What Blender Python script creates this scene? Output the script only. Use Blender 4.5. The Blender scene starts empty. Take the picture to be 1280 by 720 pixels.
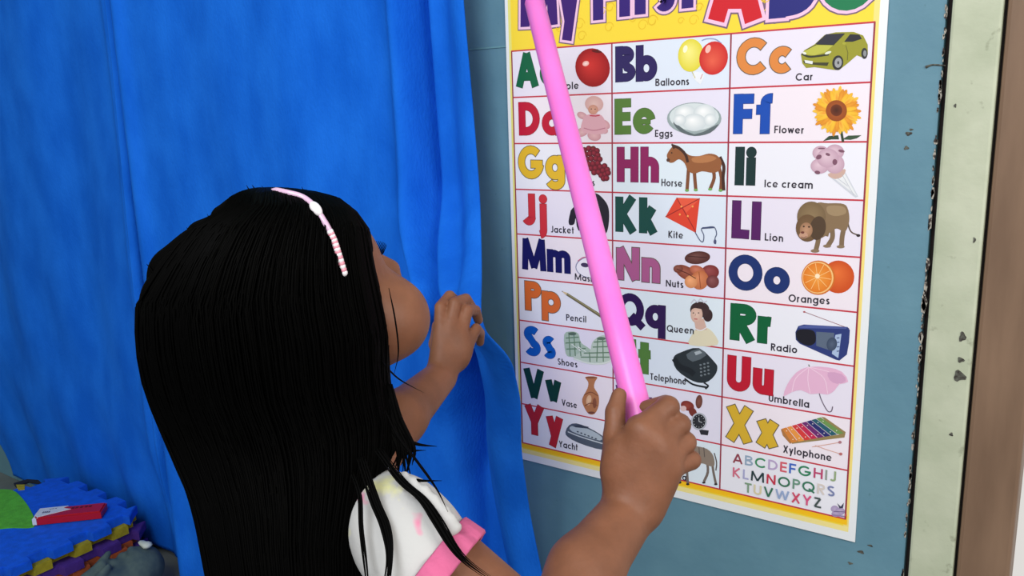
import bpy, bmesh, math, random
import numpy as np
from mathutils import Vector, Matrix
from mathutils.geometry import tessellate_polygon
random.seed(7); rng = np.random.default_rng(7)
sc = bpy.context.scene
COL = sc.collection
# ------------------------------------------------------------------ camera
F_PX = 1030.415
RC = [(0.82614215, 0.56271331, -0.02903237), (0.0931523, -0.18721358, -0.97789249), (-0.55570837, 0.80517377, -0.20708307)]
RIGHT, DOWN, FWD = (Vector(r) for r in RC)
CAM = Vector((0.68221854, -1.00865939, 1.08 - 0.08636423))
cd = bpy.data.cameras.new('camera'); cam = bpy.data.objects.new('camera', cd); COL.objects.link(cam)
cd.sensor_width = 36; cd.lens = 36 * F_PX / 1280; cd.clip_start = .02
up = -DOWN; back = -FWD
m = Matrix((RIGHT, up, back)).transposed().to_4x4(); m.translation = CAM
cam.matrix_world = m
sc.camera = cam
# ------------------------------------------------------------------ world, lights, exposure
w = bpy.data.worlds.new('world'); sc.world = w; w.use_nodes = True
bg = w.node_tree.nodes['Background']; bg.inputs[0].default_value = (1.0, .97, .93, 1); bg.inputs[1].default_value = .74
def area(name, loc, target, size, power, col):
    l = bpy.data.lights.new(name, 'AREA'); l.size = size; l.energy = power; l.color = col
    o = bpy.data.objects.new(name, l); COL.objects.link(o); o.location = loc
    o.rotation_euler = (Vector(target) - Vector(loc)).to_track_quat('-Z', 'Y').to_euler(); return o
area('key_light', (.45, -2.0, 2.3), (.1, 0, .9), 1.0, 33, (.95, .98, 1))  # soft key light added above and behind the camera; no window there
area('doorway_daylight', (1.9, -1.1, 1.4), (.4, -.2, .8), .8, 14, (1, .95, .88))
sc.view_settings.view_transform = 'Standard'; sc.view_settings.look = 'None'
sc.view_settings.exposure = 0.0; sc.view_settings.gamma = 1; sc.view_settings.use_curve_mapping = False
# ------------------------------------------------------------------ helpers
def at(px, py, z): return CAM + (RIGHT * ((px - 640) / F_PX) + DOWN * ((py - 360) / F_PX) + FWD) * z
def onY(px, py, Y):
    d = RIGHT * ((px - 640) / F_PX) + DOWN * ((py - 360) / F_PX) + FWD
    return CAM + d * ((Y - CAM.y) / d.y)
def lin(c):
    return tuple(((v / 255) / 12.92 if v / 255 <= .04045 else ((v / 255 + .055) / 1.055) ** 2.4) for v in c[:3]) + (1,)
def tag(o, label=None, cat=None, group=None, kind=None):
    if label: o['label'] = label
    if cat: o['category'] = cat
    if group: o['group'] = group
    if kind: o['kind'] = kind
    return o
def link(name, me, mat=None, parent=None, smooth=False):
    o = bpy.data.objects.new(name, me); COL.objects.link(o)
    if mat is not None and not me.materials: me.materials.append(mat)
    if parent is not None: o.parent = parent; o.matrix_parent_inverse = Matrix.Translation(-parent.location)
    if smooth: me.polygons.foreach_set('use_smooth', [True] * len(me.polygons))
    return o
def frombm(name, bm, mat, parent=None, smooth=False):
    me = bpy.data.meshes.new(name); bm.normal_update(); bm.to_mesh(me); bm.free()
    return link(name, me, mat, parent, smooth)
def empty(name, loc):
    o = bpy.data.objects.new(name, None); COL.objects.link(o); o.location = loc; o.empty_display_size = .05; return o
def mat(name, col, rough=.6, noise=None, nscale=20, bump=0, bscale=60, spec=.4, sub=0, col2=None, detail=4, stretch=(1,1,1)):
    m = bpy.data.materials.new(name); m.use_nodes = True; nt = m.node_tree; b = nt.nodes['Principled BSDF']
    b.inputs['Roughness'].default_value = rough; b.inputs['Specular IOR Level'].default_value = spec
    b.inputs['Base Color'].default_value = lin(col)
    tc = nt.nodes.new('ShaderNodeTexCoord'); mp = nt.nodes.new('ShaderNodeMapping'); mp.inputs['Scale'].default_value = stretch
    nt.links.new(tc.outputs['Object'], mp.inputs[0])
    if col2:
        n = nt.nodes.new('ShaderNodeTexNoise'); n.inputs['Scale'].default_value = nscale; n.inputs['Detail'].default_value = detail
        nt.links.new(mp.outputs[0], n.inputs['Vector'])
        r = nt.nodes.new('ShaderNodeValToRGB'); r.color_ramp.elements[0].position = .35; r.color_ramp.elements[1].position = .65
        if noise: r.color_ramp.elements[0].position, r.color_ramp.elements[1].position = noise
        r.color_ramp.elements[0].color = lin(col); r.color_ramp.elements[1].color = lin(col2)
        nt.links.new(n.outputs[0], r.inputs[0]); nt.links.new(r.outputs[0], b.inputs['Base Color'])
    if bump:
        n = nt.nodes.new('ShaderNodeTexNoise'); n.inputs['Scale'].default_value = bscale; n.inputs['Detail'].default_value = 5
        nt.links.new(mp.outputs[0], n.inputs['Vector'])
        bp = nt.nodes.new('ShaderNodeBump'); bp.inputs['Strength'].default_value = bump; bp.inputs['Distance'].default_value = .002
        nt.links.new(n.outputs[0], bp.inputs['Height']); nt.links.new(bp.outputs[0], b.inputs['Normal'])
    if sub: b.inputs['Subsurface Weight'].default_value = sub; b.inputs['Subsurface Radius'].default_value = (.01, .004, .002); b.inputs['Subsurface Scale'].default_value = .5
    return m
def stain(m, spots_col, scale, lo, hi, stretch=(1,1,1)):
    """a second, sparse layer of marks over the base colour"""
    nt = m.node_tree; b = nt.nodes['Principled BSDF']; src = b.inputs['Base Color'].links[0].from_socket if b.inputs['Base Color'].links else None
    tc = nt.nodes.new('ShaderNodeTexCoord'); mp = nt.nodes.new('ShaderNodeMapping'); mp.inputs['Scale'].default_value = stretch
    mp.inputs['Location'].default_value = (3.1, 1.7, .4)
    n = nt.nodes.new('ShaderNodeTexNoise'); n.inputs['Scale'].default_value = scale; n.inputs['Detail'].default_value = 6
    r = nt.nodes.new('ShaderNodeValToRGB'); r.color_ramp.elements[0].position = lo; r.color_ramp.elements[1].position = hi
    mx = nt.nodes.new('ShaderNodeMix'); mx.data_type = 'RGBA'
    nt.links.new(tc.outputs['Object'], mp.inputs[0]); nt.links.new(mp.outputs[0], n.inputs['Vector']); nt.links.new(n.outputs[0], r.inputs[0])
    nt.links.new(r.outputs[0], mx.inputs[0])
    if src: nt.links.new(src, mx.inputs[6])
    else: mx.inputs[6].default_value = b.inputs['Base Color'].default_value
    mx.inputs[7].default_value = lin(spots_col); nt.links.new(mx.outputs[2], b.inputs['Base Color'])
def box(bm, lo, hi, bev=0):
    g = bmesh.ops.create_cube(bm, size=1)
    for v in g['verts']:
        v.co = Vector([(lo[i] + hi[i]) / 2 + v.co[i] * (hi[i] - lo[i]) for i in range(3)])
    if bev:
        es = list({e for v in g['verts'] for e in v.link_edges})
        bmesh.ops.bevel(bm, geom=es, offset=bev, segments=2, affect='EDGES', profile=.6)
def tube(bm, pts, rads, n=8, cap=True):
    pts = [Vector(p) for p in pts]; rings = []
    for i, p in enumerate(pts):
        d = (pts[min(i+1, len(pts)-1)] - pts[max(i-1, 0)]).normalized()
        if i == 0:
            a = d.orthogonal().normalized()
        else:
            a = (a - d * a.dot(d)).normalized()
        b = d.cross(a); r = rads[i] if hasattr(rads, '__len__') else rads
        rings.append([bm.verts.new(p + (a * math.cos(2*math.pi*k/n) + b * math.sin(2*math.pi*k/n)) * r) for k in range(n)])
    for i in range(len(rings)-1):
        for k in range(n): bm.faces.new((rings[i][k], rings[i][(k+1)%n], rings[i+1][(k+1)%n], rings[i+1][k]))
    if cap:
        bm.faces.new(rings[0][::-1]); bm.faces.new(rings[-1])
def cat(pts, n=8):
    """smooth curve through points"""
    P = [np.array(p, float) for p in pts]; P = [2*P[0]-P[1]] + P + [2*P[-1]-P[-2]]; out = []
    for i in range(1, len(P)-2):
        for t in np.linspace(0, 1, n, endpoint=False):
            a, b, c, d = P[i-1:i+3]
            out.append(.5*((2*b)+(c-a)*t+(2*a-5*b+4*c-d)*t*t+(3*b-a-3*c+d)*t**3))
    out.append(P[-2]); return out
# ------------------------------------------------------------------ materials
M_wall = mat('painted board wall', (88, 130, 150), .55, nscale=9, col2=(102, 144, 162), bump=.35, bscale=55, noise=(.3, .7))
stain(M_wall, (70, 108, 118), 60, .68, .78)
M_post = mat('chipped cream paint', (172, 180, 156), .5, nscale=14, col2=(190, 196, 174), bump=.5, bscale=40)
stain(M_post, (128, 132, 110), 45, .66, .75)
M_brown = mat('brown jamb paint', (112, 88, 70), .5, nscale=30, col2=(130, 104, 84), bump=.3, stretch=(1, 1, .15))
M_dark = mat('dark gap', (34, 26, 26), .9)
M_chip = mat('bare chipped edge', (176, 170, 160), .8, nscale=120, col2=(60, 50, 48), noise=(.48, .55))
M_cream = mat('pale green wall', (150, 168, 130), .7, nscale=8, col2=(170, 180, 150))
M_floor = mat('grey floor', (96, 102, 104), .5, nscale=6, col2=(120, 126, 128))
M_cur = mat('blue cloth', (14, 94, 206), .85, nscale=16, col2=(24, 108, 222), bump=.5, bscale=240, spec=.08, stretch=(1, 1, .5))
# ------------------------------------------------------------------ setting
def slab(name, lo, hi, m, bev=0, parent=None, kind='structure'):
    bm = bmesh.new(); box(bm, lo, hi, bev); o = frombm(name, bm, m, parent)
    if kind: o['kind'] = kind
    return o
slab('floor', (-2.4, -3.2, -.06), (2.6, .5, 0), M_floor)
wall = slab('wall_back', (-2.1, 0, 0), (.551, .09, 2.5), M_wall, .002)
slab('wall_left', (-2.1, -2.2, 0), (-1.99, 0, 2.5), M_cream)
slab('ceiling', (-2.4, -1.2, 2.5), (.75, .5, 2.56), M_cream)
# joint beside the post: dark gap with chipped paint flakes
slab('trim_1', (.549, .012, 0), (.5565, .08, 2.5), M_dark)
post = slab('trim_2', (.5565, -.006, 0), (.6035, .09, 2.5), M_post, .003)
slab('trim_3', (.6033, .014, 0), (.6068, .08, 2.5), M_dark)
jamb = slab('door_1', (.6066, -.004, 0), (.6595, .12, 2.5), M_brown, .004)
bm = bmesh.new()
for i in range(150):
    z = random.uniform(.35, 1.15); s = random.uniform(.0015, .004) * (2 if .72 < z < .92 and random.random() < .5 else 1)
    x = .5503 + random.uniform(-.0008, .0012)
    vs = [bm.verts.new((x + math.cos(a) * s * .35 * random.uniform(.6, 1.3), -.0006, z + math.sin(a) * s * random.uniform(.7, 1.6))) for a in [k * math.pi / 3 for k in range(6)]]
    bm.faces.new(vs)
r = bmesh.ops.extrude_face_region(bm, geom=bm.faces[:]); bmesh.ops.translate(bm, vec=(0, .003, 0), verts=[v for v in r['geom'] if isinstance(v, bmesh.types.BMVert)])
o = frombm('paint_flakes', bm, M_chip, wall); o['kind'] = 'stuff'; o['label'] = 'whitish chipped paint along the board edge'
# old screw holes and marks in the post
def blotch(name, px, py, rx, rz, Y, m, parent, sx=7, label=None):
    c = onY(px, py, Y); bm = bmesh.new(); n = 14; ph = random.random() * 6
    vs = []; 
    for k in range(n):
        a = 2 * math.pi * k / n; f = 1 + .22 * math.sin(3 * a + ph) + random.uniform(-.12, .12)
        vs.append(bm.verts.new((c.x + rx * f * math.cos(a), c.y - .0004, c.z + rz * f * math.sin(a))))
    bm.faces.new(vs[::-1])
    r = bmesh.ops.extrude_face_region(bm, geom=bm.faces[:]); bmesh.ops.translate(bm, vec=(0, .0012, 0), verts=[v for v in r['geom'] if isinstance(v, bmesh.types.BMVert)])
    o = frombm(name, bm, m, parent)
    if label: o['label'] = label
    return o
M_rust = mat('rusty recess', (96, 98, 90), .8, nscale=300, col2=(50, 44, 40))
for q in ((1203, 421, .0032, .0055), (1201, 450, .0032, .003), (1199, 470, .006, .0062)):
    blotch('screw_mark', q[0], q[1], q[2], q[3], -.0062, M_rust, post)
for q in ((1194, 132, .0012, .002), (1189, 543, .002, .002), (1218, 300, .0012, .003)):
    blotch('nick', q[0], q[1], q[2], q[3], -.0062, M_rust, post)
for q in ((1136, 167, .0035, .002), (1133, 185, .0025, .002), (1076, 690, .004, .002), (1088, 682, .003, .0012), (1139, 162, .002, .0012), (1063, 704, .003, .0016)):
    blotch('scuff', q[0], q[1], q[2], q[3], 0, M_rust, wall)
bm = bmesh.new(); tube(bm, cat([onY(1157, 84, -.0005), onY(1166, 81, -.0005), onY(1182, 82, -.0005)], 4), [.0016, .0014, .0012, .001, .0009, .0009, .0009, .0008, .0008], 5)
frombm('crack', bm, M_rust, wall)
# faint joints between wall boards
for (a, b) in (((585, 62), (634, 60)),):
    pa, pb = onY(*a, -.0002), onY(*b, -.0002)
    slab('board_joint', (pa.x - .3, -.0012, pa.z - .0012), (pb.x, .001, pa.z + .0008), mat('joint', (104, 150, 160), .6), 0, wall, None)
# ------------------------------------------------------------------ curtains
def sm(a, b, x):
    t = np.clip((x - a) / (b - a), 0, 1); return t * t * (3 - 2 * t)
def g(x, c, s): return np.exp(-((x - c) / s) ** 2)
ZF = 1.08
def curtain(name, nx, nz, fn, label, th=.0022):
    """fn(u,v) -> x,y,z ; v=0 top .. 1 bottom"""
    U, V = np.meshgrid(np.linspace(0, 1, nx), np.linspace(0, 1, nz))
    X, Y, Z = fn(U, V)
    P = np.stack([X, Y, Z], -1).reshape(-1, 3)
    du = np.gradient(np.stack([X, Y, Z], -1), axis=1).reshape(-1, 3); dv = np.gradient(np.stack([X, Y, Z], -1), axis=0).reshape(-1, 3)
    N = np.cross(du, dv); N /= np.linalg.norm(N, axis=1)[:, None] + 1e-9
    Q = P + N * th; n = len(P)
    idx = np.arange(n).reshape(nz, nx)
    a, b, c, d = idx[:-1, :-1].ravel(), idx[:-1, 1:].ravel(), idx[1:, 1:].ravel(), idx[1:, :-1].ravel()
    F = [*np.stack([a, b, c, d], 1)] + [*np.stack([d + n, c + n, b + n, a + n], 1)]
    for e in (idx[:, 0], idx[::-1, -1], idx[-1, :], idx[0, ::-1]):
        F += [(e[i], e[i+1], e[i+1] + n, e[i] + n) for i in range(len(e)-1)]
    me = bpy.data.meshes.new(name); me.from_pydata(np.concatenate([P, Q]).tolist(), [], [tuple(int(k) for k in f) for f in F]); me.validate()
    return tag(link(name, me, M_cur, None, True), label, 'curtain', 'blue cloth curtains over the wall')
XF1 = onY(135, 0, -.075).x                              # overlap of the two panels
def left_panel(U, V):
    z = 1.34 - V * 1.315
    x0 = -1.95 + .20 * sm(.72, 1, V); x1 = XF1 - .001
    x = x0 + (x1 - x0) * U
    y = -.045 - .009 * np.sin(x * 13 + 1.5 * V) - .0035 * np.sin(x * 31 + 2 + 2 * V) - .006 * np.sin(x * 9 - z * 5)
    y = y - .012 * g(x, XF1 - .06, .02) - .004 * np.sin(z * 14 + x * 30) * sm(.3, .9, V) - .03 * sm(XF1 - .05, XF1 - .008, x) + .03 * sm(XF1 - .005, XF1 - .001, x)
    y = y + .02 * sm(.75, 1, V)
    return x, y, z
curtain('curtain', 260, 150, left_panel, 'left blue cloth curtain panel hanging behind the stack of foam mats')
def right_panel(U, V):
    z = 1.34 - V * 1.31
    H = 1 - V
    # free edge: hangs off the wall, comes forward to the gripping hand, flares out again below it
    ed = [onY(*q) for q in ((587, 0, -.05), (596, 130, -.055), (604, 250, -.075), (606, 330, -.14), (606, 372, -.21), (603, 405, -.25), (612, 418, -.235),
          (642, 446, -.20), (655, 500, -.15), (656, 560, -.115), (666, 640, -.08), (680, 719, -.065))]
    ez = np.array([1.34] + [p.z for p in ed] + [.2, .03]); ex = np.array([ed[0].x - .005] + [p.x for p in ed] + [ed[-1].x + .02, ed[-1].x + .02]); ey = np.array([-.05] + [p.y for p in ed] + [-.06, -.06])
    zs = np.linspace(0, 1.4, 561); ker = np.ones(17) / 17
    fx, fy = (np.convolve(np.pad(np.interp(zs, ez[::-1], e_[::-1]), 8, 'edge'), ker, 'valid') for e_ in (ex, ey))
    xe = np.interp(z, zs, fx); ye = np.interp(z, zs, fy)
    x0 = XF1
    u = U
    x = x0 + (xe - x0) * u
    pull = sm(.62, 1.0, u)
    y = -.075 * (1 - pull) + ye * pull
    amp = 1 - .4 * pull
    xx = x0 + (-.04 - x0) * u
    lean = (1.34 - z)
    y = y - .006 * np.sin(xx * 13 + .8 * z) * amp - .002 * np.sin(xx * 37 + 2.5 * z + 1) * amp
    f2 = xx + .02 * lean                                # sharp fold near the right
    y = y - .030 * g(f2, -.158, .020) + .050 * g(f2, -.130, .011)
    y = y - .012 * g(f2, -.045, .025) + .008 * g(f2, -.085, .018)
    y = y + .003 * np.sin(z * 9 + x * 7) * sm(.0, .3, u)
    # tension folds that run to the gripping hand
    r = np.sqrt((x - .05) ** 2 + (z - .74) ** 2); th = np.arctan2(z - .74, x - .05)
    y = y + .010 * np.sin(th * 9 + .5) * g(r, .12, .11) * sm(.4, .7, u) * (1 - sm(.90, .99, u))
    # deep shaded furrow below the hand, then the bright outer lobe
    low = sm(.78, .60, z)
    y = y + .075 * g(x, xe - .135, .04) * low - .012 * g(x, xe - .055, .03) * low
    y = np.minimum(y, -.008)
    # turned edge at the overlap
    y = y + .06 * (1 - sm(.016, .022, U)) - .012 * g(U, .04, .02)
    return x, y, z
curtain('curtain', 300, 200, right_panel, 'right blue cloth curtain panel gripped at its edge by the child')
# ------------------------------------------------------------------ foam mats
def mark(bmv): pass
TEETH = 4
def tile_outline(size, phase):
    """square with rectangular interlocking teeth, centred"""
    h = size / 2; p = size / TEETH; d = .022; pts = []
    for side in range(4):
        loc = []
        for k in range(TEETH):
            s = -h + k * p; f = .5
            if phase: loc += [(s, h), (s + p * .22, h), (s + p * .28, h + d), (s + p * .72, h + d), (s + p * .78, h)]
            else: loc += [(s, h + d) if k else (s, h), (s + p * .25, h + d), (s + p * .29, h), (s + p * .73, h), (s + p * .77, h + d)]
        a = -side * math.pi / 2
        pts += [(x * math.cos(a) - y * math.sin(a), x * math.sin(a) + y * math.cos(a)) for x, y in loc]
    return pts
def prism(bm, pts, z0, z1, bev=.0015):
    vs = [bm.verts.new((x, y, z0)) for x, y in pts]; f = bm.faces.new(vs)
    r = bmesh.ops.extrude_face_region(bm, geom=[f]); tv = [v for v in r['geom'] if isinstance(v, bmesh.types.BMVert)]
    bmesh.ops.translate(bm, vec=(0, 0, z1 - z0), verts=tv)
    if bev:
        tf = [x for x in r['geom'] if isinstance(x, bmesh.types.BMFace)]
        bmesh.ops.bevel(bm, geom=[e for t in tf for e in t.edges], offset=bev, segments=2, affect='EDGES')
    bmesh.ops.recalc_face_normals(bm, faces=bm.faces[:])
def foam(name, col):
    return mat(name, col, .75, nscale=60, col2=tuple(min(255, int(c * 1.12)) for c in col), bump=.4, bscale=300, spec=.25)
blue, yel, pur, ora, gre = foam('blue foam', (8, 84, 205)), foam('yellow foam', (150, 140, 36)), foam('purple foam', (70, 42, 125)), foam('orange foam', (165, 82, 45)), foam('green foam', (78, 160, 52))
TH = .0205; SZ = .335
tiles = [  # from the floor up
    (blue, 'lowest blue foam mat tile, on the floor at the bottom of the stack', .010, .012, 0, 2),
    (ora, 'orange foam mat tile low in the stack, just above the bottom blue tile', .004, -.02, 1, -1),
    (pur, 'purple foam mat tile in the lower half of the stack, between two orange tiles', .016, .006, 0, 1.5),
    (ora, 'upper orange foam mat tile lying between two purple tiles', .008, -.012, 1, -1.5),
    (pur, 'upper purple foam mat tile, directly under the yellow tile', .012, .008, 0, 1),
    (yel, 'yellow foam mat tile directly under the top blue tile', -.006, 0, 1, 0),
    (blue, 'top blue foam mat tile with a green inlay, carrying the red and white box', 0, 0, 0, 0)]
TC = Vector((-1.01 - SZ / 2, -.088 - SZ / 2, 0))
for i, (mm, lab, dx, dy, ph, rot) in enumerate(tiles):
    bm = bmesh.new(); z = i * TH
    top = i == len(tiles) - 1
    prism(bm, tile_outline(SZ, ph), 0, TH - .0006)
    if not top:
        o = frombm('foam_mat_tile', bm, mm)
    else:
        o = empty('foam_mat_tile', (0, 0, 0)); t = frombm('base', bm, mm); t.parent = o
        # inlay: a rounded green piece let into the blue with a thin seam, and a small yellow lug
        b2 = bmesh.new()
        gp = [at_ for at_ in []]
        zt = z + TH
        def loc2(px, py):
            d = RIGHT * ((px - 640) / F_PX) + DOWN * ((py - 360) / F_PX) + FWD
            p = CAM + d * ((zt - CAM.z) / d.z); return (p.x - TC.x, p.y - TC.y)
        pts = [loc2(*p) for p in [(-14, 613), (6, 612), (18, 614), (27, 622), (36, 634), (43, 648), (44, 657), (36, 660), (14, 660), (-14, 661), (-30, 650), (-32, 625)]]
        c = np.array([(*p, 0) for p in pts]); sp = cat([*c, c[0]], 5)[:-1]
        prism(b2, [(p[0], p[1]) for p in sp], TH - .004, TH + .0012, .0006)
        q = frombm('inlay', b2, gre); q.parent = o; q['label'] = 'green rounded inlay'
        b2 = bmesh.new(); prism(b2, [loc2(*p) for p in [(20, 606), (31, 606), (31, 612), (23, 613)]], TH - .004, TH + .001, .0004)
        q = frombm('inlay', b2, yel); q.parent = o; q['label'] = 'small yellow inlay'
        M_gap = mat('foam slot', (14, 22, 40), .9)
        b2 = bmesh.new(); prism(b2, [loc2(*p) for p in [(17, 604), (34, 599), (48, 600), (52, 604), (36, 602), (20, 608)]], TH - .004, TH + .0004, 0)
        q = frombm('slot', b2, M_gap); q.parent = o
    o.location = (TC.x + dx, TC.y + dy, z); o.rotation_euler.z = math.radians(rot)
    tag(o, lab, 'foam mat', 'interlocking foam mat tiles in the stack')
# red and white box on the mats
zt = 7 * TH + .0012
def onZ(px, py, z):
    d = RIGHT * ((px - 640) / F_PX) + DOWN * ((py - 360) / F_PX) + FWD
    return CAM + d * ((z - CAM.z) / d.z)
pa, pb, pc = onZ(42, 657, zt), onZ(127, 648, zt), onZ(41, 634, zt + .016)
bx = empty('pencil_box', ((pa + pb) / 2)); tag(bx, 'small flat red and white box lying on the blue foam mat', 'box')
ux = (pb - pa); L = ux.length; ux.normalize(); uy = Vector((-ux.y, ux.x, 0)); WD = .046; HT = .017
M_red = mat('red plastic', (176, 14, 30), .35, spec=.5); M_wht = mat('white plastic', (205, 212, 226), .4); M_ink = mat('printed ink', (92, 92, 120), .6)
def bp(a, b, z): p = pa + ux * (a * L) + uy * (b * WD); return Vector((p.x, p.y, zt + z))
bm = bmesh.new(); prism(bm, [(bp(a, b, 0).x, bp(a, b, 0).y) for a, b in ((0, 0), (1, 0), (1, 1), (0, 1))], zt, zt + HT, .003); frombm('body', bm, M_red, bx)
bm = bmesh.new(); prism(bm, [(bp(a, b, 0).x, bp(a, b, 0).y) for a, b in ((-.004, .3), (.06, .06), (.50, .6), (.36, .8), (.42, 1.01), (-.004, 1.01))], zt + HT - .003, zt + HT + .0008, .0003); frombm('white_panel', bm, M_wht, bx)
bm = bmesh.new(); prism(bm, [(bp(a, b, 0).x, bp(a, b, 0).y) for a, b in ((-.01, -.01), (.05, -.01), (.05, 1.01), (-.01, 1.01))], zt + .001, zt + HT, .002); frombm('end_cap', bm, M_wht, bx)
bm = bmesh.new()
for a in (.09, .12, .15, .18):
    prism(bm, [(bp(x, y, 0).x, bp(x, y, 0).y) for x, y in ((a, .42), (a + .02, .42), (a + .02, .58), (a, .58))], zt + HT + .0006, zt + HT + .0012, 0)
for a in (.16, .2, .24):
    prism(bm, [(bp(x, y, 0).x, bp(x, y, 0).y) for x, y in ((a, .78), (a + .03, .78), (a + .03, .82), (a, .82))], zt + HT + .0006, zt + HT + .0012, 0)
frombm('print', bm, M_ink, bx)
bm = bmesh.new()
for a in (.5, .56, .63, .70, .76):
    prism(bm, [(bp(x, y, 0).x, bp(x, y, 0).y) for x, y in ((a, .62), (a + .04, .62), (a + .04, .78), (a, .78))], zt + HT - .001, zt + HT + .0005, 0)
frombm('print', bm, mat('dark red print', (96, 8, 20), .5), bx)
# ------------------------------------------------------------------ signed-distance modelling
import openvdb
class SDF:
    def __init__(s, lo, hi, vox):
        s.lo = np.array(lo, float); s.vox = vox; s.n = np.ceil((np.array(hi) - s.lo) / vox).astype(int) + 1
        s.a = np.full(s.n, .03, np.float32)
    def _sub(s, lo, hi, pad):
        i0 = np.clip(np.floor((np.array(lo) - pad - s.lo) / s.vox).astype(int), 0, s.n - 1)
        i1 = np.clip(np.ceil((np.array(hi) + pad - s.lo) / s.vox).astype(int) + 1, 1, s.n)
        if (i1 <= i0).any(): return None
        ax = [s.lo[k] + s.vox * np.arange(i0[k], i1[k], dtype=np.float32) for k in range(3)]
        G = np.stack(np.meshgrid(*ax, indexing='ij'), -1).astype(np.float32)
        return (slice(i0[0], i1[0]), slice(i0[1], i1[1]), slice(i0[2], i1[2])), G
    def _mix(s, sl, d, k, cut=False):
        a = s.a[sl]
        if cut: d = -d; h = np.clip(.5 - .5 * (d - a) / k, 0, 1) if k else None; s.a[sl] = np.maximum(a, d) if not k else a * h + d * (1 - h) + k * h * (1 - h); return
        if not k: s.a[sl] = np.minimum(a, d); return
        h = np.clip(.5 + .5 * (a - d) / k, 0, 1); s.a[sl] = np.minimum(a * (1 - h) + d * h - k * h * (1 - h), .03)
    def cone(s, A, B, ra, rb, k=.004, flat=None):
        A = np.array(A, np.float32); B = np.array(B, np.float32); R = max(ra, rb)
        q = s._sub(np.minimum(A, B) - R, np.maximum(A, B) + R, .02 + k)
        if q is None: return
        sl, G = q; ba = B - A; pa = G - A; t = np.clip((pa @ ba) / max(ba @ ba, 1e-9), 0, 1)
        v = pa - t[..., None] * ba
        if flat is not None:
            nrm, f = flat; nrm = np.array(nrm, np.float32); dn = v @ nrm
            v = v + (f - 1) * dn[..., None] * nrm
        s._mix(sl, np.linalg.norm(v, axis=-1) - (ra + (rb - ra) * t), k)
    def chain(s, pts, rads, k=.004):
        for i in range(len(pts) - 1): s.cone(pts[i], pts[i+1], rads[i], rads[i+1], k)
    def ell(s, C, axes, rad, k=.006, cut=False):
        C = np.array(C, np.float32); Mx = np.array([list(a) for a in axes], np.float32); rad = np.array(rad, np.float32); R = rad.max()
        q = s._sub(C - R, C + R, .02 + k)
        if q is None: return
        sl, G = q; v = (G - C) @ Mx.T; u = v / rad; l = np.linalg.norm(u, axis=-1) + 1e-6
        s._mix(sl, l * (l - 1) / (np.linalg.norm(u / rad, axis=-1) + 1e-6), k, cut)
    def mesh(s, name, mt, parent=None, smooth=2):
        g_ = openvdb.FloatGrid(.03); g_.copyFromArray(s.a)
        pts, tris, quads = g_.convertToPolygons(isovalue=0.0, adaptivity=0.0)
        P = np.asarray(pts) * s.vox + s.lo
        me = bpy.data.meshes.new(name)
        me.from_pydata(P.tolist(), [], [tuple(map(int, f)) for f in tris] + [tuple(map(int, f)) for f in quads])
        me.validate(); me.update()
        v = 0
        T = np.asarray(quads)
        if len(T):
            a, b, c = P[T[:, 0]], P[T[:, 1]], P[T[:, 2]]; v = (a * np.cross(b, c)).sum()
            a, b, c = P[T[:, 0]], P[T[:, 2]], P[T[:, 3]]; v += (a * np.cross(b, c)).sum()
        if v < 0: me.flip_normals()
        return link(name, me, mt, parent, True)
M_skin = mat('skin', (119, 76, 54), .5, nscale=35, col2=(135, 88, 64), bump=.15, bscale=260, sub=.12, spec=.35)
M_hair = mat('black hair', (3, 3, 3), .55, spec=.03)
M_shirt = mat('white printed cotton', (190, 190, 190), .85, nscale=34, col2=(226, 118, 160), noise=(.62, .68), bump=.9, bscale=38, detail=2)
stain(M_shirt, (216, 214, 160), 30, .6, .7)
M_pink = mat('pink trim', (206, 98, 142), .8, bump=.4, bscale=200)
M_short = mat('pink shorts', (206, 96, 140), .8, bump=.3)
# head frame
HC = at(355, 384, .630)
th = math.radians(27); F0 = Vector((.12, .99, 0)).normalized(); RR = Vector((F0.y, -F0.x, 0))
HF = F0 * math.cos(th) + Vector((0, 0, 1)) * math.sin(th); HU = RR.cross(HF).normalized()
rol = math.radians(4); HR = RR * math.cos(rol) + HU * math.sin(rol); HU = HR.cross(HF).normalized()
def hd(r, f, u): return HC + HR * r + HF * f + HU * u
AX = (HR, HF, HU)
F0 = Vector((.276, .949, 0)).normalized(); RR = Vector((F0.y, -F0.x, 0))
N0 = at(415, 552, .655); N0 = Vector((N0.x, N0.y, N0.z))
SR = at(496, 655, .60); SL = N0 * 2 - SR; SL.z = SR.z + .02; SL += F0 * .02
ER = at(684, 812, .575); WR = at(792, 632, .672)
HIP = Vector((N0.x - .02, N0.y - .01, .40))
body = SDF((-.25, -.85, -.002), (.55, .0, 1.0), .0021)
B = body
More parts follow.
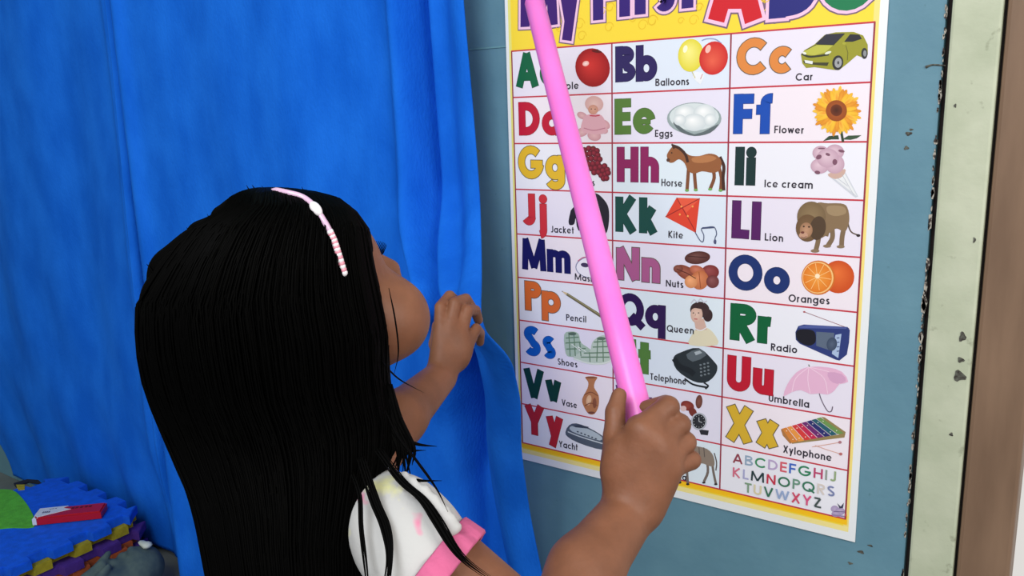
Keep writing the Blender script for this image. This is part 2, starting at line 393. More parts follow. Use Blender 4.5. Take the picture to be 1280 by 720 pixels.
# torso (under the shirt), neck, legs
B.ell(N0 + Vector((0, 0, -.10)), (RR, F0, Vector((0, 0, 1))), (.072, .044, .085), .02)
B.ell(N0 + Vector((0, 0, -.22)), (RR, F0, Vector((0, 0, 1))), (.070, .048, .13), .02)
B.ell(HIP + Vector((0, 0, .02)), (RR, F0, Vector((0, 0, 1))), (.088, .062, .07), .02)
B.cone(N0 + Vector((0, 0, -.03)), hd(0, -.005, -.06), .033, .030, .015)
for s_ in (-1, 1):
    h = HIP + RR * .045 * s_; kn = h + F0 * .012 + Vector((0, 0, -.17)); an = h + F0 * -.004 + RR * .008 * s_; an.z = .045
    B.cone(h, kn, .052, .036, .02); B.cone(kn, an, .037, .021, .012)
    B.cone((an.x, an.y, .022), (an.x + F0.x * .085, an.y + F0.y * .085, .014), .022, .0135, .01)
    B.ell((an.x + F0.x * .05, an.y + F0.y * .05, .014), (RR, F0, Vector((0, 0, 1))), (.025, .04, .013), .008)
    for t in range(5):
        q = RR * ((t - 2) * .0088 * s_); l = .098 - t * .006 * (1 if s_ > 0 else 1) 
        bs = Vector((an.x, an.y, .008)) + F0 * .07 + q; B.cone(bs, bs + F0 * (l - .07), .006, .0045 + (.002 if t == 0 else 0), .002)
# right arm
B.chain([SR, ER], [.030, .026], .015); B.chain([ER, at(731, 714, .625), WR], [.026, .0275, .0215], .01)
# right hand: palm, thumb, four fingers round the stick
K = [at(*p) for p in ((800, 537, .661), (817, 549, .658), (829, 565, .659), (836, 584, .662))]
PI_ = [at(*p) for p in ((835, 509, .668), (849, 531, .667), (857, 553, .669), (864, 575, .673))]
DI = [at(*p) for p in ((832, 506, .694), (844, 530, .695), (850, 552, .696), (855, 575, .697))]
TI = [at(*p) for p in ((805, 512, .703), (815, 534, .705), (822, 556, .705), (829, 578, .705))]
for i in range(4):
    r = (.0098, .0098, .0092, .0084)[i]
    B.cone(WR + (K[i] - WR) * .10, K[i], .0180, r + .0025, .013)
    B.chain([K[i], PI_[i], DI[i], TI[i]], [r + .0006, r - .0002, r - .0014, r - .0024], .0005)
B.ell(at(798, 588, .668), (RIGHT, DOWN, FWD), (.0305, .032, .0165), .010)
B.ell(at(775, 578, .672), (RIGHT, DOWN, FWD), (.0125, .026, .014), .008)
B.chain([at(770, 590, .672), at(769, 545, .677), at(769, 515, .684), at(774, 494, .690)], [.013, .0098, .0082, .0064], .002)
# left arm and hand
EL = at(455, 590, .76); WL = at(550, 472, .885)
B.chain([SL, EL], [.031, .025], .015); B.chain([EL, at(500, 522, .815), WL], [.025, .026, .018], .01)
LD = 0.0
lk = [at(*p) for p in ((551, 408, .900), (564, 402, .902), (578, 408, .905), (588, 423, .908))]
lp = [at(*p) for p in ((551, 384, .908), (569, 379, .908), (584, 388, .912), (595, 411, .915))]
ld = [at(*p) for p in ((562, 370, .925), (582, 374, .928), (594, 388, .932), (600, 416, .935))]
lt = [at(*p) for p in ((570, 376, .938), (590, 385, .942), (598, 400, .945), (600, 428, .945))]
for i in range(4):
    r = (.0070, .0072, .0068, .0062)[i]
    B.cone(WL + (lk[i] - WL) * .15, lk[i], .014, r + .0012, .004)
    B.chain([lk[i], lp[i], ld[i], lt[i]], [r + .0008, r, r - .0006, r - .0014], .0006)
B.ell(at(569, 436, .90), (RIGHT, DOWN, FWD), (.019, .026, .012), .006)
B.chain([at(556, 452, .905), at(546, 430, .922), at(549, 408, .935), at(556, 394, .942)], [.012, .009, .008, .006], .002)
# head
B.ell(hd(0, -.004, .012), AX, (.070, .082, .072), .01)
B.ell(hd(0, .040, .005), AX, (.060, .045, .055), .02)
B.ell(hd(0, .035, -.045), AX, (.051, .050, .048), .02)
for s_ in (-1, 1):
    B.ell(hd(.042 * s_, .050, -.046), AX, (.0325, .033, .034), .016)
    B.ell(hd(.030 * s_, .078, -.004), AX, (.015, .009, .010), .008, True)      # eye sockets
    B.ell(hd(.072 * s_, -.004, -.020), AX, (.006, .014, .021), .004)          # ears
    B.ell(hd(.077 * s_, .000, -.018), AX, (.004, .007, .012), .003, True)
    B.ell(hd(.0095 * s_, .092, -.040), AX, (.007, .007, .0055), .004)
B.ell(hd(0, .063, -.080), AX, (.024, .022, .018), .016)
B.cone(hd(0, .084, -.008), hd(0, .099, -.036), .006, .0085, .008)
B.ell(hd(0, .090, -.0575), AX, (.017, .007, .0045), .004)
B.ell(hd(0, .088, -.0665), AX, (.014, .007, .0050), .004)
B.ell(hd(0, .0985, -.0622), AX, (.018, .004, .0012), .002, True)
girl = empty('person', (HIP.x, HIP.y, 0))
tag(girl, 'child with long black hair and white printed shirt, pointing a stick at the chart', 'person')
B.mesh('body', M_skin, girl); del B, body
# eyes, brows, lashes
M_eye = mat('eye white', (225, 222, 218), .2); M_iris = mat('iris', (28, 16, 12), .15)
for s_ in (-1, 1):
    bm = bmesh.new(); bmesh.ops.create_uvsphere(bm, u_segments=18, v_segments=12, radius=.0125)
    bmesh.ops.translate(bm, vec=hd(.029 * s_, .0600, -.006), verts=bm.verts); e = frombm('eye', bm, M_eye, girl, True)
    bm = bmesh.new(); bmesh.ops.create_uvsphere(bm, u_segments=16, v_segments=10, radius=.0070)
    bmesh.ops.translate(bm, vec=hd(.0293 * s_, .0664, -.006), verts=bm.verts); frombm('iris', bm, M_iris, e, True).matrix_parent_inverse = Matrix()
    bm = bmesh.new()
    tube(bm, cat([hd(.012 * s_, .079, .016), hd(.028 * s_, .078, .0205), hd(.044 * s_, .068, .016)], 5), .0011, 6)
    for k in range(14):
        a = .014 + .032 * k / 13; f = .0735 - (a - .03) ** 2 * 18
        tube(bm, [hd(a * s_, f - .004, .001), hd((a + .001) * s_, f + .003, .002), hd((a + .003) * s_, f + .008, .006)], [.0006, .0005, .0002], 4)
    frombm('lashes', bm, M_hair, girl)
bm = bmesh.new()
for u, r in ((-.0585, .0035), (-.0660, .0040)):
    tube(bm, cat([hd(-.015, .088, -.0622), hd(-.006, .0945, u), hd(0, .0955, u - .0005), hd(.006, .0945, u), hd(.015, .088, -.0622)], 4), [r * math.sin(math.pi * (.06 + .88 * i / 16)) for i in range(17)], 8)
frombm('lips', bm, mat('lips', (176, 84, 84), .4), girl, True)
# shirt
S = SDF((-.10, -.80, .36), (.50, -.30, .86), .0024)
S.ell(N0 + Vector((0, 0, -.11)), (RR, F0, Vector((0, 0, 1))), (.088, .062, .108), .02)
S.cone(N0 + Vector((0, 0, -.14)), N0 + Vector((0, 0, -.30)), .080, .098, .02, ((F0.x, F0.y, 0), 1.35))
S.cone(N0 + Vector((0, 0, -.045)), SR, .034, .034, .02); S.cone(N0 + Vector((0, 0, -.045)), SL, .034, .034, .02)
AD = (ER - SR).normalized(); SE = at(533, 706, .585)
S.chain([SR, SR + (SE - SR) * .5, SE], [.034, .037, .038], .01)
AL = (EL - SL).normalized(); S.chain([SL, SL + AL * .055], [.038, .036], .01)
rf = cat([at(*q) for q in ((500, 596, .583), (520, 610, .572), (540, 628, .566), (556, 646, .562), (568, 664, .562))], 5)
for k in range(len(rf) - 1):                                    # gathered frill over the shoulder
    o_ = (RIGHT * .5 - DOWN * .7) * (.0035 * math.sin(k * 1.9))
    S.cone(Vector(rf[k]) + o_, Vector(rf[k+1]) - o_, .0032, .0036, .003)
# open hems: carve the ends flat
def halfcut(S, P0, Nn, R):
    q = S._sub(np.array(P0) - R, np.array(P0) + R, 0); sl, G = q
    d = (G - np.array(P0, np.float32)) @ np.array(Nn, np.float32); rad = np.linalg.norm(G - np.array(P0, np.float32), axis=-1)
    msk = (rad < R); a = S.a[sl]; S.a[sl] = np.where(msk, np.maximum(a, d), a)
hemN = (AD + Vector((0, 0, 0))).normalized(); hemP = SE + AD * .010
halfcut(S, hemP, hemN, .07)
shirt = S.mesh('shirt', M_shirt, girl); shirt['label'] = 'white shirt with pink printed patches'; del S
# pink cuff, ruffle over the shoulder seam
a = AD.orthogonal().normalized(); b = AD.cross(a)
bm = bmesh.new(); n = 64; rings = []
for off, rr in ((-.009, .0415), (-.008, .0432), (.001, .0440), (.008, .0445), (.0095, .0435), (.009, .041), (-.003, .0385)):
    rings.append([bm.verts.new(hemP + AD * off + (a * math.cos(2*math.pi*k/n) + b * math.sin(2*math.pi*k/n)) * (rr + .0012 * math.sin(k * .9) + .0008 * math.sin(k * 1.7 + 1)) * .97) for k in range(n)])
for i in range(len(rings)):
    for k in range(n): bm.faces.new((rings[i][k], rings[i][(k+1)%n], rings[(i+1)%len(rings)][(k+1)%n], rings[(i+1)%len(rings)][k]))
bmesh.ops.recalc_face_normals(bm, faces=bm.faces[:]); frombm('cuff', bm, M_pink, girl, True)['label'] = 'pink sleeve cuff'
# shorts
S = SDF((-.15, -.85, .16), (.50, -.35, .56), .003)
S.ell(HIP + Vector((0, 0, .04)), (RR, F0, Vector((0, 0, 1))), (.096, .070, .09), .02)
for s_ in (-1, 1): S.cone(HIP + RR * .045 * s_, HIP + RR * .05 * s_ + Vector((0, 0, -.13)), .060, .058, .02)
S.mesh('shorts', M_short, girl); del S
# ------------------------------------------------------------------ hair
HRG = [  # image row, left, right, distance, half thickness
    (237, 322, 350, .612, .012), (241, 306, 392, .612, .030), (250, 292, 424, .612, .046), (266, 286, 444, .612, .060), (290, 247, 460, .612, .073), (328, 217, 466, .614, .084),
    (372, 186, 476, .618, .090), (420, 183, 486, .622, .086), (473, 190, 485, .628, .076), (520, 206, 495, .630, .066), (560, 222, 492, .625, .060),
    (600, 240, 480, .618, .055), (650, 252, 468, .612, .050), (720, 264, 468, .608, .046), (800, 274, 458, .606, .042), (900, 280, 440, .606, .034), (960, 305, 420, .606, .022)]
H = Vector((FWD.x, FWD.y, 0)).normalized(); LAT = Vector((RIGHT.x, RIGHT.y, 0)).normalized()
arr = np.array(HRG, float)
def hring(t):
    k = np.arange(len(arr)); return [np.interp(t * (len(arr) - 1), k, arr[:, c]) for c in range(5)]
FW2 = FWD
def hpt(phi, t, s=1.0):
    y, l, r, z, b = hring(t); hw = (r - l) / 2 / F_PX * z
    c = at((l + r) / 2, y, z); open_ = np.clip((t * 16 - 4.2) / 1.6, 0, 1)
    dphi = (math.degrees(phi) - 52 + 180) % 360 - 180
    f = 1 - .42 * open_ * math.exp(-(dphi / 31) ** 4)
    x, d = math.cos(phi), math.sin(phi)
    dz = -.0 * d
    return c + LAT * (hw * x * f * s) + H.lerp(FWD, max(0, min(1, 1.6 - t * 2.2))) * (b * d * f * s) + Vector((0, 0, dz))
bm = bmesh.new(); NP, NT = 72, 64; rings = []
for j in range(NT):
    t = j / (NT - 1)
    rings.append([bm.verts.new(hpt(2*math.pi*k/NP, t, .965)) for k in range(NP)])
for j in range(NT-1):
    for k in range(NP): bm.faces.new((rings[j][k], rings[j][(k+1)%NP], rings[j+1][(k+1)%NP], rings[j+1][k]))
bm.faces.new(rings[0][::-1]); bm.faces.new(rings[-1]); bmesh.ops.recalc_face_normals(bm, faces=bm.faces[:])
hair = frombm('hair', bm, M_hair, girl, True); hair['label'] = 'long straight black hair'
bm = bmesh.new()
for i in range(2600):
    phi = random.uniform(0, 2 * math.pi); t1 = random.uniform(.80, 1.0); s0 = random.uniform(.965, .995); wob = random.uniform(-.05, .05); pts = []; n = 22
    if random.random() < .12: s0 += random.uniform(.0, .02)
    t0 = random.choice([0, 0, 0, random.uniform(0, .3)])
    for j in range(n):
        t = t0 + (t1 - t0) * j / (n - 1); pts.append(hpt(phi + wob * t + .015 * math.sin(5 * t + i), t, s0 + .008 * math.sin(4 * t + i * 1.3)))
    r = random.uniform(.0005, .0011); tube(bm, pts, [r * min(1, .5 + j * .2) * (1 if j < n - 3 else (n - j) / 4) for j in range(n)], 3)
frombm('strands', bm, M_hair, hair, True)['kind'] = 'stuff'
bm = bmesh.new()
def wisp(px, w, z=.60, z2=None):
    z2 = z2 or z; n = len(px); pts = cat([at(x, y, z + (z2 - z) * i / (n - 1)) for i, (x, y) in enumerate(px)], 7)
    m_ = len(pts); tube(bm, pts, [w * min(1, .35 + 3 * i / m_) * (1 if i < m_ * .6 else max(.15, (m_ - i) / (m_ * .4))) for i in range(m_)], 6)
for dx, dw in ((0, .0016), (4, .0010), (-4, .0010), (7, .0006)):
    wisp([(470 + dx, 560), (500 + dx, 600), (527 + dx, 624), (546 + dx * 1.2, 652), (565 + dx, 683), (583 + dx, 703), (612 + dx, 724)], dw, .575, .528)
for dx in (-7, -3, 0, 3): wisp([(452 + dx, 570), (470 + dx, 625), (484 + dx, 660), (488 + dx * .6, 700), (480 + dx, 760)], .0011, .575, .53)
for dx in (-2, 1): wisp([(440 + dx, 590), (450 + dx, 620), (452 + dx, 660), (458 + dx, 712), (462, 760)], .0009, .57, .54)
wisp([(478, 560), (494, 590), (520, 600), (552, 601)], .0014, .60, .56); wisp([(484, 530), (496, 550), (512, 562), (532, 563)], .0013, .62)
wisp([(484, 520), (500, 545), (521, 555), (546, 558)], .0014, .62); wisp([(480, 510), (497, 545), (520, 575), (545, 610), (560, 640)], .0010, .60, .555)
wisp([(478, 452), (487, 463), (502, 476), (530, 491)], .0007, .60, .72); wisp([(486, 360), (494, 400), (498, 440), (492, 470)], .0006, .60)
for k in range(16):
    dx = random.uniform(-14, 10); wisp([(482 + dx, 480), (492 + dx, 520), (504 + dx + random.uniform(-6, 8), 560), (500 + dx + random.uniform(-10, 14), 590 + random.uniform(-10, 20))], random.uniform(.001, .0018), .618)
# short flyaways at the crown and left
for (x, y) in ((311, 240), (318, 238), (330, 240), (285, 268), (262, 276), (236, 290), (205, 325), (186, 335), (345, 241), (380, 243)):
    wisp([(x + 10, y + 14), (x + 3, y + 2), (x - 3, y - 5 - random.uniform(0, 5))], .0007, .612)
# lumps of hair at the back of the head
for a_, b_ in (((292, 262), (232, 292)), ((245, 285), (185, 335)), ((215, 315), (174, 375)), ((300, 245), (262, 275))):
    for k in range(5):
        wisp([(a_[0] + 25, a_[1] + 6 + 3 * k), (a_[0], a_[1] + 2 * k), ((a_[0] + b_[0]) / 2 - 2, (a_[1] + b_[1]) / 2 + 2 * k - 3), (b_[0] + 2, b_[1] + 3 * k), (b_[0], b_[1] + 60)], .002, .612, .615)
frombm('loose_strands', bm, M_hair, hair, True)['kind'] = 'stuff'
# headband: over the crown and down the right side
hb = [(346, 238, .622), (360, 241, .602), (378, 246, .585), (392, 257, .574), (401, 270, .566), (410, 285, .560), (417, 300, .556), (423, 318, .553), (430, 341, .552)]
M_band = mat('pearly pink band', (214, 178, 208), .25, spec=.8); M_bead = mat('pink bead', (228, 150, 168), .3, spec=.7); M_wbead = mat('white bead', (240, 235, 240), .2, spec=.9)
bandpts = cat([at(x, y, z - .004) for x, y, z in hb], 6)
from mathutils.bvhtree import BVHTree
hv = [v.co.copy() for v in hair.data.vertices]; bt = BVHTree.FromPolygons(hv, [tuple(p.vertices) for p in hair.data.polygons])
fix = []
for p in bandpts:
    p = Vector(p); d = (p - CAM).normalized(); h = bt.ray_cast(CAM, d)
    fix.append(h[0] - d * .0035 if h[0] is not None else p)
for _ in range(3): fix = [fix[0]] + [(fix[i-1] + fix[i] * 2 + fix[i+1]) / 4 for i in range(1, len(fix)-1)] + [fix[-1]]
head_top = fix[0]
extra = [head_top + (HU * 0 - HR) * .03 * k + Vector((0, 0, -.004 * k * k)) for k in (3, 2, 1)]
band = empty('headband', fix[len(fix)//2]); tag(band, 'thin pearly white and pink beaded headband worn on the child\'s black hair', 'headband')
bm = bmesh.new(); k0 = int(len(fix) * .66); tube(bm, extra + fix[:k0 + 1], .0022, 8); frombm('band', bm, M_band, band, True)
bm = bmesh.new(); tube(bm, fix[k0:], .0010, 6); frombm('cord', bm, M_band, band, True)
for i in range(k0, len(fix)):
    for h_ in (0,):
        b2 = bmesh.new(); bmesh.ops.create_uvsphere(b2, u_segments=10, v_segments=8, radius=.0026); bmesh.ops.translate(b2, vec=fix[i], verts=b2.verts)
        frombm('bead', b2, M_bead if i % 2 else M_wbead, band, True)
b2 = bmesh.new(); bmesh.ops.create_uvsphere(b2, u_segments=14, v_segments=10, radius=1)
ci = int(len(fix) * .42); tdir = (fix[ci+1] - fix[ci-1]).normalized(); q = tdir.to_track_quat('Z', 'Y').to_matrix()
for v in b2.verts: v.co = q @ Vector((v.co.x * .0036, v.co.y * .0036, v.co.z * .0062)) + fix[ci] - FWD * .001
frombm('highlight', b2, M_wbead, band, True)['label'] = 'white oval highlight on the band'  # bright highlight on the band, put into shape and colour as a white oval
# ------------------------------------------------------------------ pink stick
M_stick = mat('pink plastic tube', (246, 118, 212), .38, nscale=8, col2=(248, 128, 218), spec=.5, sub=.2)
p0, p1 = at(822, 612, .672), at(668, 2, 1.0)
bm = bmesh.new(); d = (p1 - p0); n = 24; L_ = d.length; dn = d.normalized()
tube(bm, [p0, p0 + dn * .002] + [p0 + d * t for t in (.25, .5, .75)] + [p1 - dn * .002, p1], [.0105, .0122] + [.0122] * 3 + [.0122, .0112], 32)
st = frombm('pointer_stick', bm, M_stick, None, True); tag(st, 'long pink plastic pointer stick held up to the alphabet chart', 'stick')
# ------------------------------------------------------------------ grey bundle by the mats
M_bag = mat('grey green cloth', (52, 72, 82), .9, nscale=30, col2=(80, 98, 96), bump=.6, bscale=50)
S = SDF((-1.15, -.62, -.002), (-.62, -.08, .20), .004)
bc = Vector((-.895, -.20, .055)); Z = Vector((0, 0, 1)); X = Vector((1, 0, 0)); Yv = Vector((0, 1, 0))
S.ell(bc, (X, Yv, Z), (.048, .10, .05), .02); S.ell(bc + Vector((0, .05, .02)), (X, Yv, Z), (.042, .04, .035), .02)
for k in range(16):
    a = rng.uniform(0, 6.28); q = bc + Vector((.035 * math.cos(a), .08 * math.sin(a), rng.uniform(.005, .035))); e = q + Vector((-.02 * math.cos(a), -.05 * math.sin(a), .03)) + Vector(rng.uniform(-.008, .008, 3))
    S.cone(q, e, .012, .006, .012)
bag = empty('cloth_bundle', (bc.x, bc.y, 0)); tag(bag, 'dark grey-green crumpled cloth bundle on the floor between mats and curtain', 'cloth')
S.mesh('cloth', M_bag, bag); del S
b2 = bmesh.new(); bmesh.ops.create_icosphere(b2, subdivisions=2, radius=1)
for v in b2.verts: v.co = Vector((v.co.x * .020, v.co.y * .010, v.co.z * .006)) * (1 + .2 * math.sin(v.co.x * 5)) + bc + Vector((.005, .065, .062))
frombm('label_tag', b2, mat('white tag', (190, 200, 195), .7), bag, True)['label'] = 'white tag'
#CHART
# ------------------------------------------------------------------ alphabet chart
YC = -.0030
chart = empty('wall_chart', onY(860, 660, 0)); tag(chart, 'large printed alphabet picture chart hung flat on the painted board', 'chart')
def printmat():
    m = bpy.data.materials.new('chart print'); m.use_nodes = True; nt = m.node_tree; b = nt.nodes['Principled BSDF']
    a = nt.nodes.new('ShaderNodeVertexColor'); a.layer_name = 'Col'; nt.links.new(a.outputs[0], b.inputs['Base Color'])
    b.inputs['Roughness'].default_value = .38; b.inputs['Specular IOR Level'].default_value = .35; return m
M_print = printmat()
class Art:
    """flat printed artwork: polygons in the chart's plane, a little proud of one another"""
    def __init__(s, tf=(0, 0, 1), lay=1): s.V, s.F, s.C = [], [], []; s.tf = tf; s.lay = lay
    def px(s, p): return (s.tf[0] + p[0] / s.tf[2], s.tf[1] + p[1] / s.tf[2])
    def pl(s, p): q = onY(*s.px(p), YC); return (q.x, q.z)
    def add(s, P, tris, cols):
        y = YC - .00012 * s.lay; n = len(s.V); s.V += [(p[0], y, p[1]) for p in P]; s.F += [tuple(n + i for i in t) for t in tris]; s.C += cols; s.lay += .12
    def poly(s, P, col, raw=False):
        if not raw: P = [s.pl(p) for p in P]
        t = tessellate_polygon([[Vector((p[0], p[1], 0)) for p in P]]); s.add(P, t, [lin(col)] * len(P))
    def P(s, pts, col, smooth=0):
        if smooth: c = [np.array((*p, 0.)) for p in pts]; c = c[-1:] + c + c[:2]; pts = [(p[0], p[1]) for p in cat(c, smooth)[smooth:-smooth]]
        s.poly(pts, col)
    def E(s, cx, cy, rx, ry, col, rot=0, c2=None, off=(0, 0), n=28):
        a = math.radians(rot); R = [(cx + rx * math.cos(t) * math.cos(a) - ry * math.sin(t) * math.sin(a), cy + rx * math.cos(t) * math.sin(a) + ry * math.sin(t) * math.cos(a)) for t in [2*math.pi*k/n for k in range(n)]]
        R = [s.pl(p) for p in R] + [s.pl((cx + off[0] * rx, cy + off[1] * ry))]
        s.add(R, [(k, (k+1) % n, n) for k in range(n)], [lin(col)] * n + [lin(c2 or col)])
    def strokeraw(s, pts, hw, col, closed=False, ext=0):
        pts = [np.array(p, float) for p in pts]; n = len(pts); L, R = [], []
        if not closed:
            for i in range(1, n - 1):
                d0 = pts[i] - pts[i-1]; d1 = pts[i+1] - pts[i]
                if d0 @ d1 / (np.linalg.norm(d0) * np.linalg.norm(d1) + 1e-12) < .1 and n < 7:
                    s.strokeraw(pts[:i+1], hw, col, False, ext); s.strokeraw(pts[i:], hw, col, False, ext); return
        if ext and not closed:
            d = pts[0] - pts[1]; pts[0] = pts[0] + d / np.linalg.norm(d) * ext; d = pts[-1] - pts[-2]; pts[-1] = pts[-1] + d / np.linalg.norm(d) * ext
        for i in range(n):
            a = pts[i-1] if (i or closed) else None; c = pts[(i+1) % n] if (i < n-1 or closed) else None; p = pts[i]
            d0 = (p - a) / (np.linalg.norm(p - a) + 1e-12) if a is not None else None; d1 = (c - p) / (np.linalg.norm(c - p) + 1e-12) if c is not None else None
            if d0 is None: d0 = d1
            if d1 is None: d1 = d0
            n0 = np.array([-d0[1], d0[0]]); n1 = np.array([-d1[1], d1[0]]); mv = n0 + n1; l = np.linalg.norm(mv)
            mv = n0 if l < 1e-6 else mv / l; k = 1 / max(.45, float(mv @ n0)); k = k if k < 1.5 else 1.12; L.append(p + mv * hw * k); R.append(p - mv * hw * k)
        m = n if closed else n - 1; T = []
        for i in range(m): j = (i+1) % n; T += [(i, j, n + j), (i, n + j, n + i)]
        s.add([tuple(p) for p in L + R], T, [lin(col)] * (2*n))
    def L(s, pts, w_, col, smooth=0, closed=False):
        if smooth: pts = [(p[0], p[1]) for p in cat([(*p, 0) for p in pts], smooth)]
        q = [s.pl(p) for p in pts]; p0 = pts[0]; e = s.pl((p0[0] + 1, p0[1])); u = math.hypot(e[0] - q[0][0], e[1] - q[0][1])
        s.strokeraw(q, w_ / 2 * u, col, closed)
    def done(s, name, label=None):
        me = bpy.data.meshes.new(name); me.from_pydata(s.V, [], s.F)
        ca = me.color_attributes.new('Col', 'FLOAT_COLOR', 'POINT'); ca.data.foreach_set('color', np.array(s.C, np.float32).ravel())
        o = link(name, me, M_print, chart)
        if label: o['label'] = label
        return o
def arc(cx, cy, rx, ry, a0, a1, n=None):
    n = n or max(5, int(abs(a1 - a0) / 15)); return [(cx + rx * math.cos(math.radians(a0 + (a1 - a0) * k / n)), cy + ry * math.sin(math.radians(a0 + (a1 - a0) * k / n))) for k in range(n + 1)]
